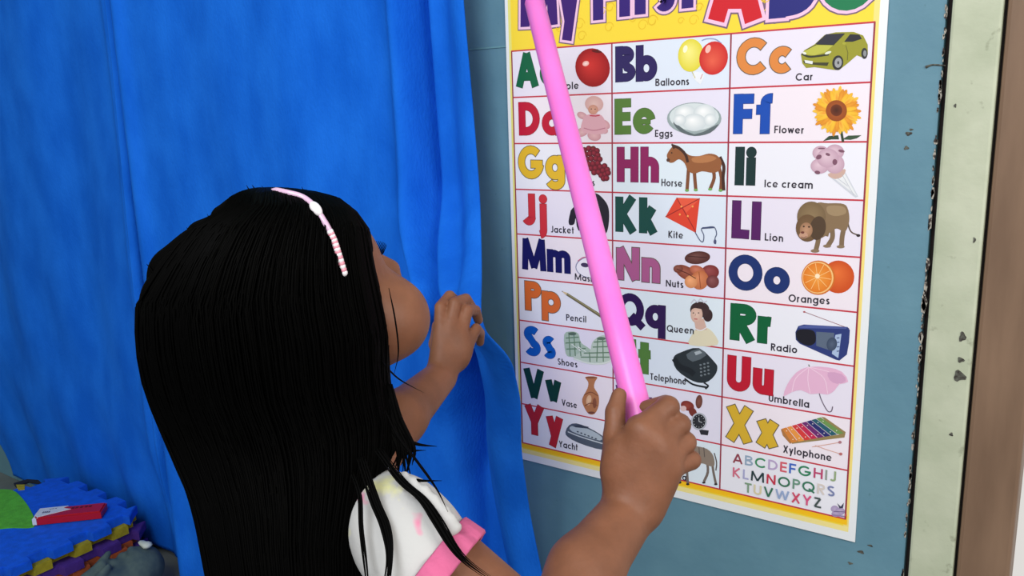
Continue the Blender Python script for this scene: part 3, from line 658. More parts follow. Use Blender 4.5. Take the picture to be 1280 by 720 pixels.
def glyph(ch, h):
    """geometric sans letters: centre lines, cap height 1; returns strokes and width (True = closed ring)"""
    X = .72; r = X / 2 - h; R = .5 - h; yc = X / 2; c = X / 2; D = -.28; w = 2 * h
    ring = lambda cx, cy, rx, ry: (arc(cx, cy, rx, ry, 0, 360, 26)[:-1], True)
    g_ = {
    'A': ([[(h*.9, 0), (.42, 1 - h*.3), (.84 - h*.9, 0)], [(.2, .30), (.64, .30)]], .84),
    'B': ([[(h, 0), (h, 1)], [(h, 1 - h), (.34, 1 - h)] + arc(.34, .755, .235 - h*.4, .245 - h, 90, -90)[1:] + [(h, .51)], [(h, .51), (.36, .51)] + arc(.36, .265, .27 - h*.4, .265 - h, 90, -90)[1:] + [(h, h)]], .66),
    'C': ([arc(.5, .5, R, R, 42, 318)], .90), 'D': ([[(h, 0), (h, 1)], [(h, 1 - h), (.27, 1 - h)] + arc(.27, .5, .5 - h, .5 - h, 90, -90)[1:] + [(h, h)]], .78),
    'E': ([[(h, 0), (h, 1)], [(h, 1 - h), (.54, 1 - h)], [(h, .5), (.52, .5)], [(h, h), (.54, h)]], .54), 'F': ([[(h, 0), (h, 1)], [(h, 1 - h), (.54, 1 - h)], [(h, .5), (.5, .5)]], .54),
    'G': ([arc(.5, .5, R, R, 45, 350), [(.5, .45), (1 - h*.4, .45)]], 1.0), 'H': ([[(h, 0), (h, 1)], [(.70 - h, 0), (.70 - h, 1)], [(h, .52), (.70 - h, .52)]], .70),
    'I': ([[(h, 0), (h, 1)]], w), 'J': ([[(.48 - h, 1), (.48 - h, .25)] + arc(.24, .25, .24 - h, .25 - h, 0, -150)], .48),
    'K': ([[(h, 0), (h, 1)], [(.68 - h, 1), (w*.9, .52), (.70 - h, 0)]], .70), 'L': ([[(h, 0), (h, 1)], [(h, h), (.5, h)]], .5),
    'M': ([[(h, 0), (h*1.5, 1)], [(h*1.4, 1), (.57, .08)], [(.57, .08), (1.14 - h*1.4, 1)], [(1.14 - h*1.5, 1), (1.14 - h, 0)]], 1.14), 'N': ([[(h, 0), (h, .96), (.76 - h, .04), (.76 - h, 1)]], .76),
    'O': ([ring(.5, .5, R, R)], 1.0), 'P': ([[(h, 0), (h, 1)], [(h, 1 - h), (.33, 1 - h)] + arc(.33, .72, .25 - h*.5, .28 - h, 90, -90)[1:] + [(h, .44 + h)]], .58),
    'Q': ([ring(.5, .5, R, R), [(.55, .32), (.98, -.02)]], 1.0), 'R': ([[(h, 0), (h, 1)], [(h, 1 - h), (.33, 1 - h)] + arc(.33, .72, .25 - h*.5, .28 - h, 90, -90)[1:] + [(h, .44 + h)], [(.27, .44), (.58 - h*.5, 0)]], .60),
    'S': ([arc(.29, .74, .29 - h, .26 - h, 35, 240) + arc(.29, .27, .29 - h, .27 - h, 70, -150)], .58), 'T': ([[(.29, 0), (.29, 1)], [(0, 1 - h), (.58, 1 - h)]], .58),
    'U': ([[(h, 1), (h, .33)] + arc(.33, .33, .33 - h, .33 - h, 180, 360)[1:] + [(.66 - h, 1)]], .66), 'V': ([[(h*.9, 1), (.39, h*.3), (.78 - h*.9, 1)]], .78),
    'W': ([[(h*.9, 1), (.31, .06), (.56, .92), (.81, .06), (1.12 - h*.9, 1)]], 1.12), 'X': ([[(h, 1), (.70 - h, 0)], [(.70 - h, 1), (h, 0)]], .70),
    'Y': ([[(h*.9, 1), (.35, .45), (.70 - h*.9, 1)], [(.35, 0), (.35, .5)]], .70), 'Z': ([[(.04, 1 - h), (.58 - h*1.1, 1 - h), (h*1.1, h), (.58, h)]], .60),
    'a': ([ring(c, yc, r, r), [(X - h, 0), (X - h, X)]], X), 'b': ([ring(c, yc, r, r), [(h, 0), (h, 1)]], X), 'c': ([arc(c, yc, r, r, 45, 315)], X * .88),
    'd': ([ring(c, yc, r, r), [(X - h, 0), (X - h, 1)]], X), 'e': ([arc(c, yc, r, r, 8, 325), ([(h, yc - .02), (X - h*1.3, yc - .02)], False, .55)], X), 'f': ([[(h*2, 0), (h*2, .78)] + arc(h*2 + .15, .78, .15, .22 - h, 180, 80)[1:], [(0, X - h), (.34, X - h)]], .36),
    'g': ([ring(c, yc, r, r), [(X - h, X), (X - h, -.02)] + arc(c, -.02, r, .28 - h, 0, -160)[1:]], X), 'h': ([[(h, 0), (h, 1)], arc(.29, X - .29, .29 - h, .29 - h, 180, 0) + [(.58 - h, 0)]], .58),
    'i': ([[(h, 0), (h, X)], ('dot', h, 1 - h*1.15, h*1.15)], w), 'j': ([[(.2, X), (.2, -.1)] + arc(.06, -.1, .14, .16, 0, -80)[1:], ('dot', .2, 1 - h*1.15, h*1.15)], .2 + h), 'k': ([[(h, 0), (h, 1)], [(.54 - h, X), (w*.9, .40), (.58 - h, 0)]], .58),
    'l': ([[(h, 0), (h, 1)]], w), 'm': ([[(h, 0), (h, X)], arc(.265 + h/2, X - .26, .265 - h/2, .26 - h, 180, 0) + [(.53, 0)], arc(.795 - h/2, X - .26, .265 - h/2, .26 - h, 180, 0) + [(1.06 - h, 0)]], 1.06),
    'n': ([[(h, 0), (h, X)], arc(.29, X - .29, .29 - h, .29 - h, 180, 0) + [(.58 - h, 0)]], .58), 'o': ([ring(c, yc, r, r)], X), 'p': ([ring(c, yc, r, r), [(h, D), (h, X)]], X), 'q': ([ring(c, yc, r, r), [(X - h, D), (X - h, X)]], X),
    'r': ([[(h, 0), (h, X)], arc(.27, X - .27, .27 - h, .27 - h, 175, 75)], .36), 's': ([arc(.22, .52, .22 - h, .20 - h*.9, 35, 240) + arc(.22, .20, .22 - h, .20 - h*.9, 70, -150)], .44),
    't': ([[(.17, 0), (.17, .95)], [(0, X - h), (.34, X - h)]], .34), 'u': ([[(h, X), (h, .28)] + arc(.28, .28, .28 - h, .28 - h, 180, 360)[1:] + [(.56 - h, X)], [(.56 - h, 0), (.56 - h, .3)]], .56),
    'v': ([[(h*.9, X), (.29, h*.3), (.58 - h*.9, X)]], .58), 'w': ([[(h*.9, X), (.24, .05), (.43, X - .06), (.62, .05), (.86 - h*.9, X)]], .86), 'x': ([[(h, X), (.56 - h, 0)], [(.56 - h, X), (h, 0)]], .56),
    'y': ([[(h*.9, X), (.29, .05)], [(.58 - h*.9, X), (.2, D)]], .58), 'z': ([[(.03, X - h), (.46 - h, X - h), (h, h), (.48, h)]], .50), ' ': ([], .22)}[ch]
    return g_
def write(a, txt, p0, p1, cap, col, wt=.21, gap=.10, outline=None, ow=.03, cols=None, raise_=0):
    """p0/p1 baseline ends and cap height in photo pixels, turned into chart-plane metres"""
    A, B_ = onY(*p0, YC), onY(*p1, YC); T_ = onY(p0[0], p0[1] - cap, YC); H_ = (T_.z - A.z)
    h = wt / 2; G_ = [glyph(c, h) for c in txt]; tot = sum(w_ for _, w_ in G_) + gap * (len(txt) - 1)
    ex = ((B_.x - A.x) / tot, (B_.z - A.z) / tot)
    sx = ex[0]; k = (sx + H_) / 2
    base = a.lay
    for pas in ((1, 0) if outline else (0,)):
        x = 0
        for i, (st_, w_) in enumerate(G_):
            for q in st_:
                if isinstance(q, tuple) and q[0] == 'dot':
                    rr_ = q[3] + (ow if pas else 0); a.poly([(A.x + ex[0] * (x + q[1] + rr_ * math.cos(t)), A.z + ex[1] * x + H_ * (q[2] + rr_ * math.sin(t))) for t in [k_ * math.pi / 9 for k_ in range(18)]], outline if pas else (cols[i] if cols else col), True); continue
                ring_ = isinstance(q, tuple) and q[1]; pts = q[0] if isinstance(q, tuple) else q; fw = q[2] if isinstance(q, tuple) and len(q) > 2 else 1
                W_ = [(A.x + ex[0] * (x + u), A.z + ex[1] * (x + u) + H_ * v + raise_) for u, v in pts]
                a.strokeraw(W_, (h * k * fw) + (ow * k if pas else 0), outline if pas else (cols[i] if cols else col), ring_, ow * k if pas else 0)
            x += w_ + gap
# sheet, yellow field, cells, ruling
def PW(*q): return [onY(x, y, YC) for x, y in q]
XL, XR_ = onY(632, 40, YC).x, onY(1108.5, 40, YC).x; ZB = (onY(655, 574, YC).z + onY(1071, 679, YC).z) / 2
ZT = onY(880, 0, YC).z + .055
bm = bmesh.new(); NXc, NZc = 24, 36
box(bm, (XL, YC, ZB), (XR_, -.0012, ZT)); sheet = frombm('sheet', bm, mat('white poster paper', (232, 236, 240), .4), chart)
a = Art(lay=1)
xl, xr, zb, zt_ = XL + .0052, XR_ - .0085, ZB + .0115, ZT - .008
a.poly([(xl, zb), (xr, zb), (xr, zt_), (xl, zt_)], (246, 216, 62), True)
a.poly([(xl, zb), (xl + .0045, zb), (xl + .0045, zt_), (xl, zt_)], (232, 226, 128), True)
a.poly([(xr - .006, zb), (xr, zb), (xr, zt_), (xr - .006, zt_)], (244, 222, 130), True)
a.poly([(xl, zb), (xr, zb), (xr, zb + .007), (xl, zb + .007)], (244, 228, 150), True)
a.poly([(xl + .002, zb + .009), (xr - .002, zb + .009), (xr - .002, zb + .021), (xl + .002, zb + .021)], (250, 196, 30), True)
for k in range(40):                      # faint swirls printed in the heading
    cx = random.uniform(xl + .02, xr - .02); cz = random.uniform(onY(700, 62, YC).z + .012, ZT - .03); r_ = random.uniform(.004, .009)
    a.strokeraw([(cx + r_ * math.cos(t) * (1 - t / 14), cz + r_ * math.sin(t) * (1 - t / 14)) for t in [j * .5 for j in range(14)]], .0005, (236, 196, 44))
a.done('yellow_field', 'printed yellow border and heading band')
S112 = 1.12
cx_ = [0, .1421596 * S112, .2857228 * S112, .43 * S112]; rz = [0] + [v * S112 for v in (.05718706, .11544398, .1744562, .23356115, .29224298, .35137033, .41089589, .47072708, .52837977)]
Z0 = 1.08
a = Art(lay=3)
CELLC = [(232, 226, 242), (224, 236, 246), (240, 230, 240), (222, 232, 246), (236, 236, 246), (230, 226, 244)]
for r_ in range(9):
    for c_ in range(3):
        a.lay = 3; k = (r_ * 2 + c_ * 3) % 6
        a.poly([(cx_[c_], Z0 - rz[r_+1]), (cx_[c_+1], Z0 - rz[r_+1]), (cx_[c_+1], Z0 - rz[r_]), (cx_[c_], Z0 - rz[r_])], CELLC[k], True)
a.done('cell_background', 'pale printed cells')
a = Art(lay=4)
for z in rz: a.lay = 4; a.strokeraw([(cx_[0], Z0 - z), (cx_[3], Z0 - z)], .0010, (196, 56, 72), ext=.0008)
for i, x in enumerate(cx_): a.lay = 4.2; a.strokeraw([(x, Z0), (x, Z0 - rz[9])], .0010, (150, 50, 70))
a.done('ruled_grid', 'thin red ruled lines')
# heading
def heading(name, txt, p0, p1, cap, col, wt, gap=.10, lab=None):
    a = Art(lay=3); write(a, txt, p0, p1, cap, (90, 50, 110), wt, gap, (120, 96, 120), .075); a2 = Art(lay=5); write(a2, txt, p0, p1, cap, col, wt, gap, (240, 196, 226), .052)
    a.V += [];
    n = len(a.V); a.V += a2.V; a.F += [tuple(i + n for i in f) for f in a2.F]; a.C += a2.C; a.done(name, lab)
heading('heading_word', 'My', (652, 34), (724, 29), 72, (58, 22, 112), .24, lab='purple heading word My')
heading('heading_word', 'First', (742, 26), (869, 9), 66, (50, 26, 116), .25, .13, 'purple heading word First')
heading('heading_letter', 'A', (886, 26), (952, 26), 88, (206, 26, 40), .27, lab='red heading letter A')
heading('heading_letter', 'B', (961, 25), (1014, 15), 84, (34, 36, 120), .27, lab='blue heading letter B')
heading('heading_letter', 'C', (1022, 15), (1088, 13), 80, (20, 120, 76), .27, lab='green heading letter C')
# letters of every cell: text, x0, y0, x1, y1, cap, colour, outlined
OG = (92, 84, 70)
for t_, x0, y0, x1, y1, cp, c, o_ in [
 ('Aa', 646, 109, 700, 107, 43, (0, 96, 62), 0), ('Bb', 770, 102.5, 821, 101, 44, (42, 32, 92), 0), ('Cc', 921, 94, 989, 91, 45, (222, 136, 66), 1),
 ('Dd', 649.5, 169, 703, 169, 41, (190, 20, 52), 0), ('Ee', 769, 168, 819, 167, 44, (84, 122, 54), 0), ('Ff', 917, 167, 961.5, 167, 49, (16, 76, 178), 0),
 ('Gg', 649, 223, 706, 225, 41, (226, 182, 44), 1), ('Hh', 771.7, 227, 823.5, 228, 43, (140, 32, 92), 0), ('Ii', 919, 231, 943.5, 231.5, 47, (22, 52, 52), 0),
 ('Jj', 653, 280, 684, 284, 39, (204, 52, 62), 0), ('Kk', 770, 289, 822, 292, 43, (14, 72, 66), 0), ('Ll', 915, 297, 950, 300, 46.5, (86, 32, 98), 0),
 ('Mm', 653.7, 336, 713, 342, 38, (26, 26, 92), 0), ('Nn', 771, 349, 825, 354, 41, (172, 92, 142), 1), ('Oo', 911, 361, 986, 368, 44, (30, 52, 112), 0),
 ('Pp', 657, 387, 701, 392.5, 36, (220, 108, 48), 1), ('Qq', 772, 405, 831.5, 412, 40, (46, 22, 78), 0), ('Rr', 912.5, 424, 965, 430, 45, (12, 96, 56), 0),
 ('Ss', 656, 443, 695, 448.5, 36, (20, 94, 190), 0), ('Tt', 771, 462, 813, 468, 40, (82, 126, 60), 0), ('Uu', 909, 487, 966, 494.5, 43.5, (190, 26, 50), 0),
 ('Vv', 656, 496, 701.5, 504, 36, (20, 62, 52), 0), ('Ww', 771, 520, 834, 529, 39, (90, 42, 112), 0), ('Xx', 907, 548, 973, 560, 42, (216, 176, 52), 1),
 ('Yy', 657, 541.5, 704, 549.5, 36, (186, 40, 50), 0), ('Zz', 771, 582, 830, 592, 36, (150, 96, 60), 0)]:
    a = Art(lay=5); write(a, t_, (x0, y0), (x1, y1), cp, c, .24, .085, OG if o_ else tuple(int(v * .72) for v in c), .022 if o_ else .012); a.done('letter_pair')
INK = (44, 40, 52)
for t_, x0, y0, x1, y1, cp in [
 ('Apple', 693, 112.5, 723.7, 111, 9), ('Balloons', 819.5, 107.5, 861.5, 106, 9), ('Car', 994.6, 101, 1016, 100.3, 9.3), ('Doll', 700, 173, 718, 173, 8.5), ('Eggs', 819, 171, 841, 171, 8.7), ('Flower', 968, 166.3, 1005, 167, 9.2),
 ('Grapes', 712, 231.5, 743.7, 232.5, 8.5), ('Horse', 827, 232.5, 853, 233.5, 9), ('Ice cream', 955.7, 234, 1016, 235.8, 9.5), ('Jacket', 688.7, 290.5, 717.5, 292, 8.3), ('Kite', 835.7, 297, 854, 298.3, 8.6), ('Lion', 956, 300.5, 979, 302.3, 9.3),
 ('Mask', 718.7, 349.5, 743, 353, 8), ('Nuts', 832.5, 358, 854.5, 360, 8.6), ('Oranges', 985.7, 377, 1037, 380.5, 9.5), ('Pencil', 708, 400.5, 733, 403, 8), ('Queen', 833.7, 414.5, 867.5, 417.5, 8.7), ('Radio', 963.7, 438, 996.5, 441.5, 9.2),
 ('Shoes', 697.5, 455.5, 722, 459.5, 8), ('Telephone', 813, 474.5, 858, 481, 8.5), ('Umbrella', 961, 501.5, 1011.5, 509.8, 9.3), ('Vase', 702.5, 506.5, 721.5, 510.5, 7.8), ('Watch', 834, 535.5, 862.5, 541, 8.5), ('Xylophone', 979, 565.5, 1039.5, 576.5, 9.3),
 ('Yacht', 699, 558.5, 722.3, 563, 8), ('Zebra', 833, 596, 858, 601, 8.4)]:
    a = Art(lay=5); write(a, t_, (x0, y0), (x1, y1), cp, INK, .175, .16); a.done('caption')
a = Art(lay=5)
write(a, 'ABCDEFGHIJ', (916, 578), (1045, 602), 12, INK, .16, .17, cols=[(150, 66, 82), (150, 172, 196), (62, 142, 98), (186, 166, 206), (216, 92, 108), (62, 104, 196), (52, 132, 96), (190, 72, 114), (150, 160, 152), (150, 172, 130)])
write(a, 'KLMNOPQRS', (916, 595.6), (1043.5, 620.7), 12, INK, .16, .20, cols=[(214, 110, 136), (172, 172, 212), (40, 62, 66), (200, 52, 76), (52, 116, 86), (110, 152, 132), (58, 122, 96), (216, 206, 200), (126, 136, 178)])
write(a, 'TUVWXYZ', (931, 614.5), (1027, 635), 12, INK, .16, .17, cols=[(128, 160, 132), (220, 210, 172), (52, 112, 86), (152, 172, 210), (210, 74, 104), (218, 84, 132), (70, 84, 84)])
a.done('alphabet_rows', 'three rows of small coloured capitals A to Z')
def pic(name, tf, fn):
    a = Art(tf, 5); fn(a); a.done(name)
c1, c2, c3, c4, c5, c6, c7, c8 = (620, 0, 4), (860, 0, 3.788), (630, 170, 4), (860, 170, 4), (640, 340, 4), (860, 340, 4), (640, 480, 4), (860, 480, 3.27)
def f(a):
    a.E(484, 338, 86, 97, (150, 14, 22), -12, (214, 52, 48), (-.25, -.15)); a.E(450, 318, 17, 13, (244, 170, 160), -20, (255, 230, 226)); a.E(505, 257, 26, 7, (96, 14, 18), 8); a.L([(505, 262), (510, 246)], 4, (70, 40, 20))
pic('apple_picture', c1, f)
def f(a):
    for q in ((432, 578, 27, 17, 25), (548, 622, 27, 18, 45), (432, 660, 34, 22, -25), (492, 678, 34, 26, 15), (545, 655, 16, 14, 0)): a.E(*q[:4], (206, 150, 160), q[4], (228, 184, 188))
    a.P([(455, 575), (520, 572), (548, 610), (552, 660), (500, 672), (430, 655), (435, 600)], (222, 170, 182), 4); a.L([(440, 640), (490, 652), (548, 640)], 4, (190, 120, 140), 4)
    a.E(492, 520, 46, 40, (214, 168, 166), 10, (232, 196, 190)); a.E(487, 548, 25, 24, (206, 146, 126), 0, (222, 168, 146)); a.L([(470, 578), (500, 580), (520, 576)], 5, (196, 60, 80)); a.E(478, 545, 3, 3, (70, 50, 50)); a.E(497, 546, 3, 3, (70, 50, 50))
pic('doll_picture', c1, f)
def f(a):
    a.L([(66, 192), (90, 184), (130, 186), (160, 206)], 5, (150, 160, 200), 4); a.P([(30, 338), (70, 345), (78, 362), (60, 400), (40, 385), (22, 365)], (236, 240, 246))
    a.E(14, 262, 60, 78, (226, 214, 60), 5, (248, 240, 140), (-.2, -.25)); a.E(122, 275, 67, 80, (206, 40, 40), 15, (232, 98, 74), (-.1, .2)); a.E(96, 232, 12, 20, (244, 190, 180), 20); a.E(-12, 232, 10, 18, (255, 250, 214), 15)
    a.L([(70, 350), (60, 375)], 3, (200, 120, 120)); a.L([(20, 340), (35, 370)], 3, (200, 190, 90))
pic('balloons_picture', c2, f)
def f(a):
    a.P([(535, 258), (552, 238), (600, 210), (648, 165), (700, 153), (785, 151), (830, 168), (852, 212), (852, 258), (835, 275), (800, 262), (756, 300), (716, 332), (690, 331), (600, 318), (560, 322), (542, 300)], (152, 150, 48))
    a.P([(548, 246), (602, 214), (688, 214), (650, 248), (600, 262), (560, 258)], (188, 188, 78)); a.P([(604, 208), (655, 162), (742, 158), (718, 186), (690, 212)], (50, 50, 62)); a.P([(740, 198), (768, 162), (812, 164), (824, 184), (780, 198)], (42, 42, 52))
    a.L([(560, 236), (612, 210), (690, 213), (742, 160)], 3, (60, 62, 40)); a.E(836, 253, 15, 26, (52, 52, 54)); a.E(838, 253, 8, 15, (140, 142, 146)); a.E(710, 297, 26, 35, (48, 48, 50), 8); a.E(712, 297, 17, 24, (158, 160, 164), 8); a.E(712, 297, 5, 8, (70, 70, 74))
    a.L([(540, 255), (572, 268), (612, 266), (668, 258)], 9, (56, 58, 44), 3); a.P([(545, 288), (600, 296), (668, 296), (660, 312), (590, 306), (552, 300)], (66, 66, 46)); a.P([(552, 284), (592, 290), (590, 304), (556, 298)], (228, 232, 232)); a.E(552, 252, 10, 6, (230, 234, 220), 20); a.E(664, 250, 16, 6, (226, 232, 214), -20); a.L([(748, 215), (758, 250), (755, 285)], 2.5, (96, 96, 40)); a.E(740, 206, 9, 6, (170, 168, 60))
pic('car_picture', c2, f)
def f(a):
    a.E(868, 148, 34, 20, (150, 166, 168), 0, (196, 208, 210)); a.E(868, 146, 31, 17, (214, 224, 226)); a.P([(842, 152), (868, 168), (898, 155), (888, 166), (868, 170), (850, 164)], (96, 108, 112), 3)
    for q in ((857, 142, 14, 11), (881, 142, 14, 12), (868, 153, 15, 11), (850, 150, 8, 7), (888, 150, 8, 8)): a.E(*q, (206, 216, 220), 0, (250, 252, 252), (-.2, -.3))
pic('eggs_picture', (0, 0, 1), f)
def f(a):
    a.P([(640, 668), (668, 644), (712, 640), (716, 660), (680, 660)], (52, 74, 56)); a.P([(730, 660), (760, 642), (822, 640), (800, 655), (770, 662)], (60, 84, 62)); a.L([(722, 600), (735, 672)], 12, (48, 66, 46))
    for k in range(44):
        t = math.radians(k * 360 / 22 + (8 if k > 21 else 0)); r_ = 74 if k < 22 else 62; ln = 42 + 6 * math.sin(k * 2.3)
        a.E(706 + r_ * math.cos(t), 526 + r_ * math.sin(t), ln, 11, ((222, 142, 40), (238, 178, 48), (244, 200, 70))[k % 3], math.degrees(t), ((236, 160, 50), (246, 196, 60), (236, 150, 50))[k % 3], n=12)
    a.E(704, 524, 50, 50, (150, 74, 30), 0, (176, 92, 40)); a.E(704, 522, 28, 28, (110, 52, 28), 0, (70, 34, 22))
pic('flower_picture', c2, f)
def f(a):
    for k, q in enumerate([(402, 70), (425, 62), (447, 64), (466, 74), (408, 92), (430, 88), (452, 86), (470, 96), (415, 115), (437, 112), (460, 112), (480, 116), (424, 140), (446, 138), (470, 136), (436, 162), (458, 160), (482, 154), (504, 150), (452, 182), (474, 180), (496, 172), (518, 168), (488, 196), (508, 192), (522, 184), (500, 212), (514, 210), (395, 100), (400, 125)]):
        a.E(q[0], q[1], 15, 15, (84, 16, 34), 0, (164, 48, 66), (-.3, -.3), 12)
    a.L([(440, 60), (450, 50)], 4, (90, 70, 40))
pic('grapes_picture', c3, f)
def f(a):
    bk = (70, 44, 36)
    for q in ([(861, 210), (860, 224), (859, 238)], [(868, 212), (869, 226), (870, 237)], [(891, 210), (893, 222), (888, 236)], [(898, 206), (902, 222), (901, 238)]): a.L(q, 4.2, (128, 78, 52), 3)
    a.L([(900, 196), (905, 208), (904, 222), (905, 238)], 4, bk, 4)
    a.P([(835, 199), (834, 193), (840, 184), (845, 182), (853, 187), (862, 194), (874, 195), (886, 192), (896, 194), (902, 202), (900, 212), (892, 216), (878, 214), (868, 217), (860, 213), (856, 204), (849, 199), (842, 203), (837, 203)], (150, 94, 58), 3)
    a.P([(866, 197), (886, 194), (896, 198), (884, 203), (868, 203)], (182, 122, 78), 3); a.L([(841, 182), (849, 185), (857, 193), (860, 203)], 3.4, bk, 3); a.L([(843, 186), (840, 180)], 2, bk); a.E(840, 191, .9, .9, (20, 14, 12)); a.E(835.5, 200, 2.2, 2.2, (90, 60, 46))
    for q in ((859, 238), (870, 237.5), (888, 236.5), (901, 238)): a.E(q[0], q[1], 2.6, 1.6, (120, 170, 90))
pic('horse_picture', (0, 0, 1), f)
def f(a):
    a.P([(712, 205), (782, 170), (852, 302), (838, 308)], (206, 210, 220)); a.P([(722, 204), (778, 176), (845, 300)], (232, 234, 238)); a.P([(700, 190), (785, 165), (775, 200), (735, 215)], (206, 172, 160), 3)
    for q in ((665, 85, 42, 36), (735, 80, 46, 38), (660, 150, 46, 38), (735, 140, 48, 48), (700, 110, 55, 48)): a.E(*q, (196, 160, 180), 0, (224, 196, 210), (-.2, -.2))
    for q in ((655, 105, 15, 11, -30), (735, 130, 12, 15, 0), (648, 182, 14, 9, 10), (768, 75, 16, 7, 10), (700, 92, 12, 7, 20), (668, 62, 18, 4, 0)): a.E(*q[:4], (126, 84, 104), q[4])
    a.L([(770, 190), (830, 295)], 2, (180, 184, 196)); a.L([(745, 208), (800, 250)], 2, (180, 184, 196))
pic('ice_cream_picture', c4, f)
def f(a):
    a.P([(340, 365), (385, 320), (420, 290), (460, 286), (492, 308), (520, 348), (527, 400), (520, 465), (500, 492), (430, 488), (372, 470), (360, 410), (352, 440), (330, 445), (324, 425), (332, 385)], (34, 30, 44), 3); a.L([(440, 300), (438, 480)], 4, (70, 66, 84)); a.E(440, 305, 30, 18, (52, 46, 60)); a.L([(480, 350), (470, 430)], 3, (66, 62, 80))
pic('jacket_picture', c3, f)
def f(a):
    a.P([(846, 247), (875, 248), (870, 291), (832, 271)], (222, 70, 48)); a.P([(846, 247), (875, 248), (858, 266)], (232, 92, 66)); a.L([(846, 247), (870, 290)], 1, (150, 40, 40)); a.L([(832, 271), (875, 248)], 1, (150, 40, 40))
    for q in ((852, 258), (860, 270), (866, 258), (850, 268)): a.E(q[0], q[1], 1.2, 1.2, (244, 170, 90))
    a.L([(869, 290), (875, 300), (879, 302), (880, 294), (877, 286), (884, 284), (893, 284), (896, 292), (894, 298), (895, 305)], 1.1, (72, 82, 116), 4); a.L([(878, 285), (893, 284)], 2, (72, 82, 116)); a.E(894, 302, 1.8, 3, (80, 84, 120))
pic('kite_picture', (0, 0, 1), f)
def f(a):
    a.L([(800, 372), (800, 430), (816, 478), (856, 497)], 7, (96, 80, 66), 5); a.E(852, 497, 10, 7, (50, 42, 44))
    for q in ([(655, 470), (652, 520), (640, 572)], [(722, 465), (722, 510), (698, 552)], [(785, 440), (772, 500), (768, 554)], [(700, 460), (690, 500)]): a.L(q, 24, (128, 106, 82), 4)
    a.E(636, 574, 22, 9, (140, 118, 94)); a.E(696, 550, 20, 8, (140, 118, 94)); a.E(764, 553, 20, 8, (140, 118, 94))
    a.P([(640, 342), (700, 336), (780, 340), (803, 375), (806, 430), (785, 478), (745, 462), (710, 482), (660, 510), (620, 460)], (136, 112, 84), 4); a.P([(700, 350), (775, 352), (790, 385), (740, 400), (700, 385)], (160, 136, 104), 4)
    a.E(618, 405, 72, 78, (122, 100, 72), 0, (146, 124, 90)); a.E(598, 460, 58, 68, (110, 84, 58), 0, (126, 98, 70)); a.E(650, 460, 40, 60, (84, 66, 50), 10)
    a.E(592, 470, 32, 38, (160, 120, 90), 0, (196, 150, 120)); a.E(578, 496, 22, 16, (196, 152, 128)); a.E(574, 482, 9, 6, (110, 60, 54)); a.E(580, 452, 5, 4, (40, 28, 22)); a.E(606, 454, 5, 4, (40, 28, 22)); a.L([(566, 504), (580, 508), (594, 502)], 3, (90, 54, 46))
pic('lion_picture', c4, f)
def f(a):
    a.E(450, 655, 92, 58, (150, 150, 176)); a.E(450, 656, 87, 53, (240, 236, 246)); a.E(405, 645, 20, 11, (70, 60, 90), 10); a.E(495, 650, 20, 11, (70, 60, 90), -10); a.L([(370, 625), (400, 606), (440, 612)], 4, (200, 90, 130), 4); a.L([(510, 612), (538, 640), (545, 690)], 4, (214, 170, 196), 4)
pic('mask_picture', c3, f)
def f(a):
    for q in ((872, 322, 16, 8, (84, 44, 40), -5), (858, 341, 15, 8, (134, 64, 46), 30), (888, 340, 11, 9, (122, 46, 46), 0), (872, 338, 10, 6, (176, 92, 66), 20), (875, 350, 11, 12, (190, 108, 66), 10), (891, 352, 8, 8, (110, 54, 54), 0), (864, 352, 8, 8, (216, 142, 92), 0), (848, 336, 6, 5, (120, 60, 46), 0)):
        a.E(*q[:4], q[4], q[5], tuple(min(255, v + 34) for v in q[4]), (-.2, -.3))
    a.L([(846, 336), (858, 341), (870, 348)], 1, (84, 36, 30)); a.L([(860, 320), (884, 322)], .8, (60, 30, 30)); a.L([(874, 340), (876, 360)], .9, (150, 76, 44))
pic('nuts_picture', (0, 0, 1), f)
def f(a):
    a.E(1048, 346, 20, 20.5, (204, 78, 32), 0, (232, 116, 56), (-.1, -.3)); a.E(1023, 347, 21, 21.5, (210, 112, 40)); a.E(1022.5, 347, 19.5, 20, (244, 196, 130)); a.E(1022, 347, 18, 18.5, (228, 126, 42), 0, (244, 160, 66))
    for k in range(10): t = math.radians(36 * k + 10); a.L([(1022, 346), (1022 + 17 * math.cos(t), 346 + 17 * math.sin(t))], .8, (248, 196, 130))
    a.E(1022, 345, 3, 3, (255, 232, 196))
pic('oranges_picture', (0, 0, 1), f)
def f(a):
    a.P([(248, 94), (278, 104), (272, 116)], (214, 190, 150)); a.P([(278, 104), (470, 226), (462, 240), (272, 116)], (112, 104, 78)); a.L([(276, 108), (466, 230)], 3, (176, 168, 120)); a.P([(248, 94), (256, 96), (254, 100)], (50, 44, 44))
pic('pencil_picture', c5, f)
def f(a):
    a.P([(862, 431), (866, 417), (872, 410), (882, 409), (892, 416), (897, 431)], (226, 218, 190), 3); a.P([(868, 400), (880, 398), (884, 412), (870, 413)], (214, 178, 164)); a.E(885, 394, 6, 8, (62, 44, 46)); a.E(875, 387, 12, 10, (66, 48, 50)); a.E(871, 393, 7.5, 10.5, (214, 176, 160), 0, (232, 200, 184)); a.P([(863, 388), (866, 380), (878, 379), (884, 386), (876, 386), (868, 385)], (62, 44, 46), 3)
    a.L([(864, 379), (868, 374), (872, 378), (876, 373), (880, 378), (884, 376)], 1.4, (206, 206, 220)); a.E(867, 391, 1, .7, (50, 40, 50)); a.E(873.5, 391, 1, .7, (50, 40, 50)); a.L([(868, 398.5), (872, 398.8)], 1.1, (190, 70, 80)); a.L([(870, 392), (869, 395)], .6, (180, 130, 116)); a.L([(868, 410), (876, 413), (884, 409)], 1, (240, 240, 246), 3)
pic('queen_picture', (0, 0, 1), f)
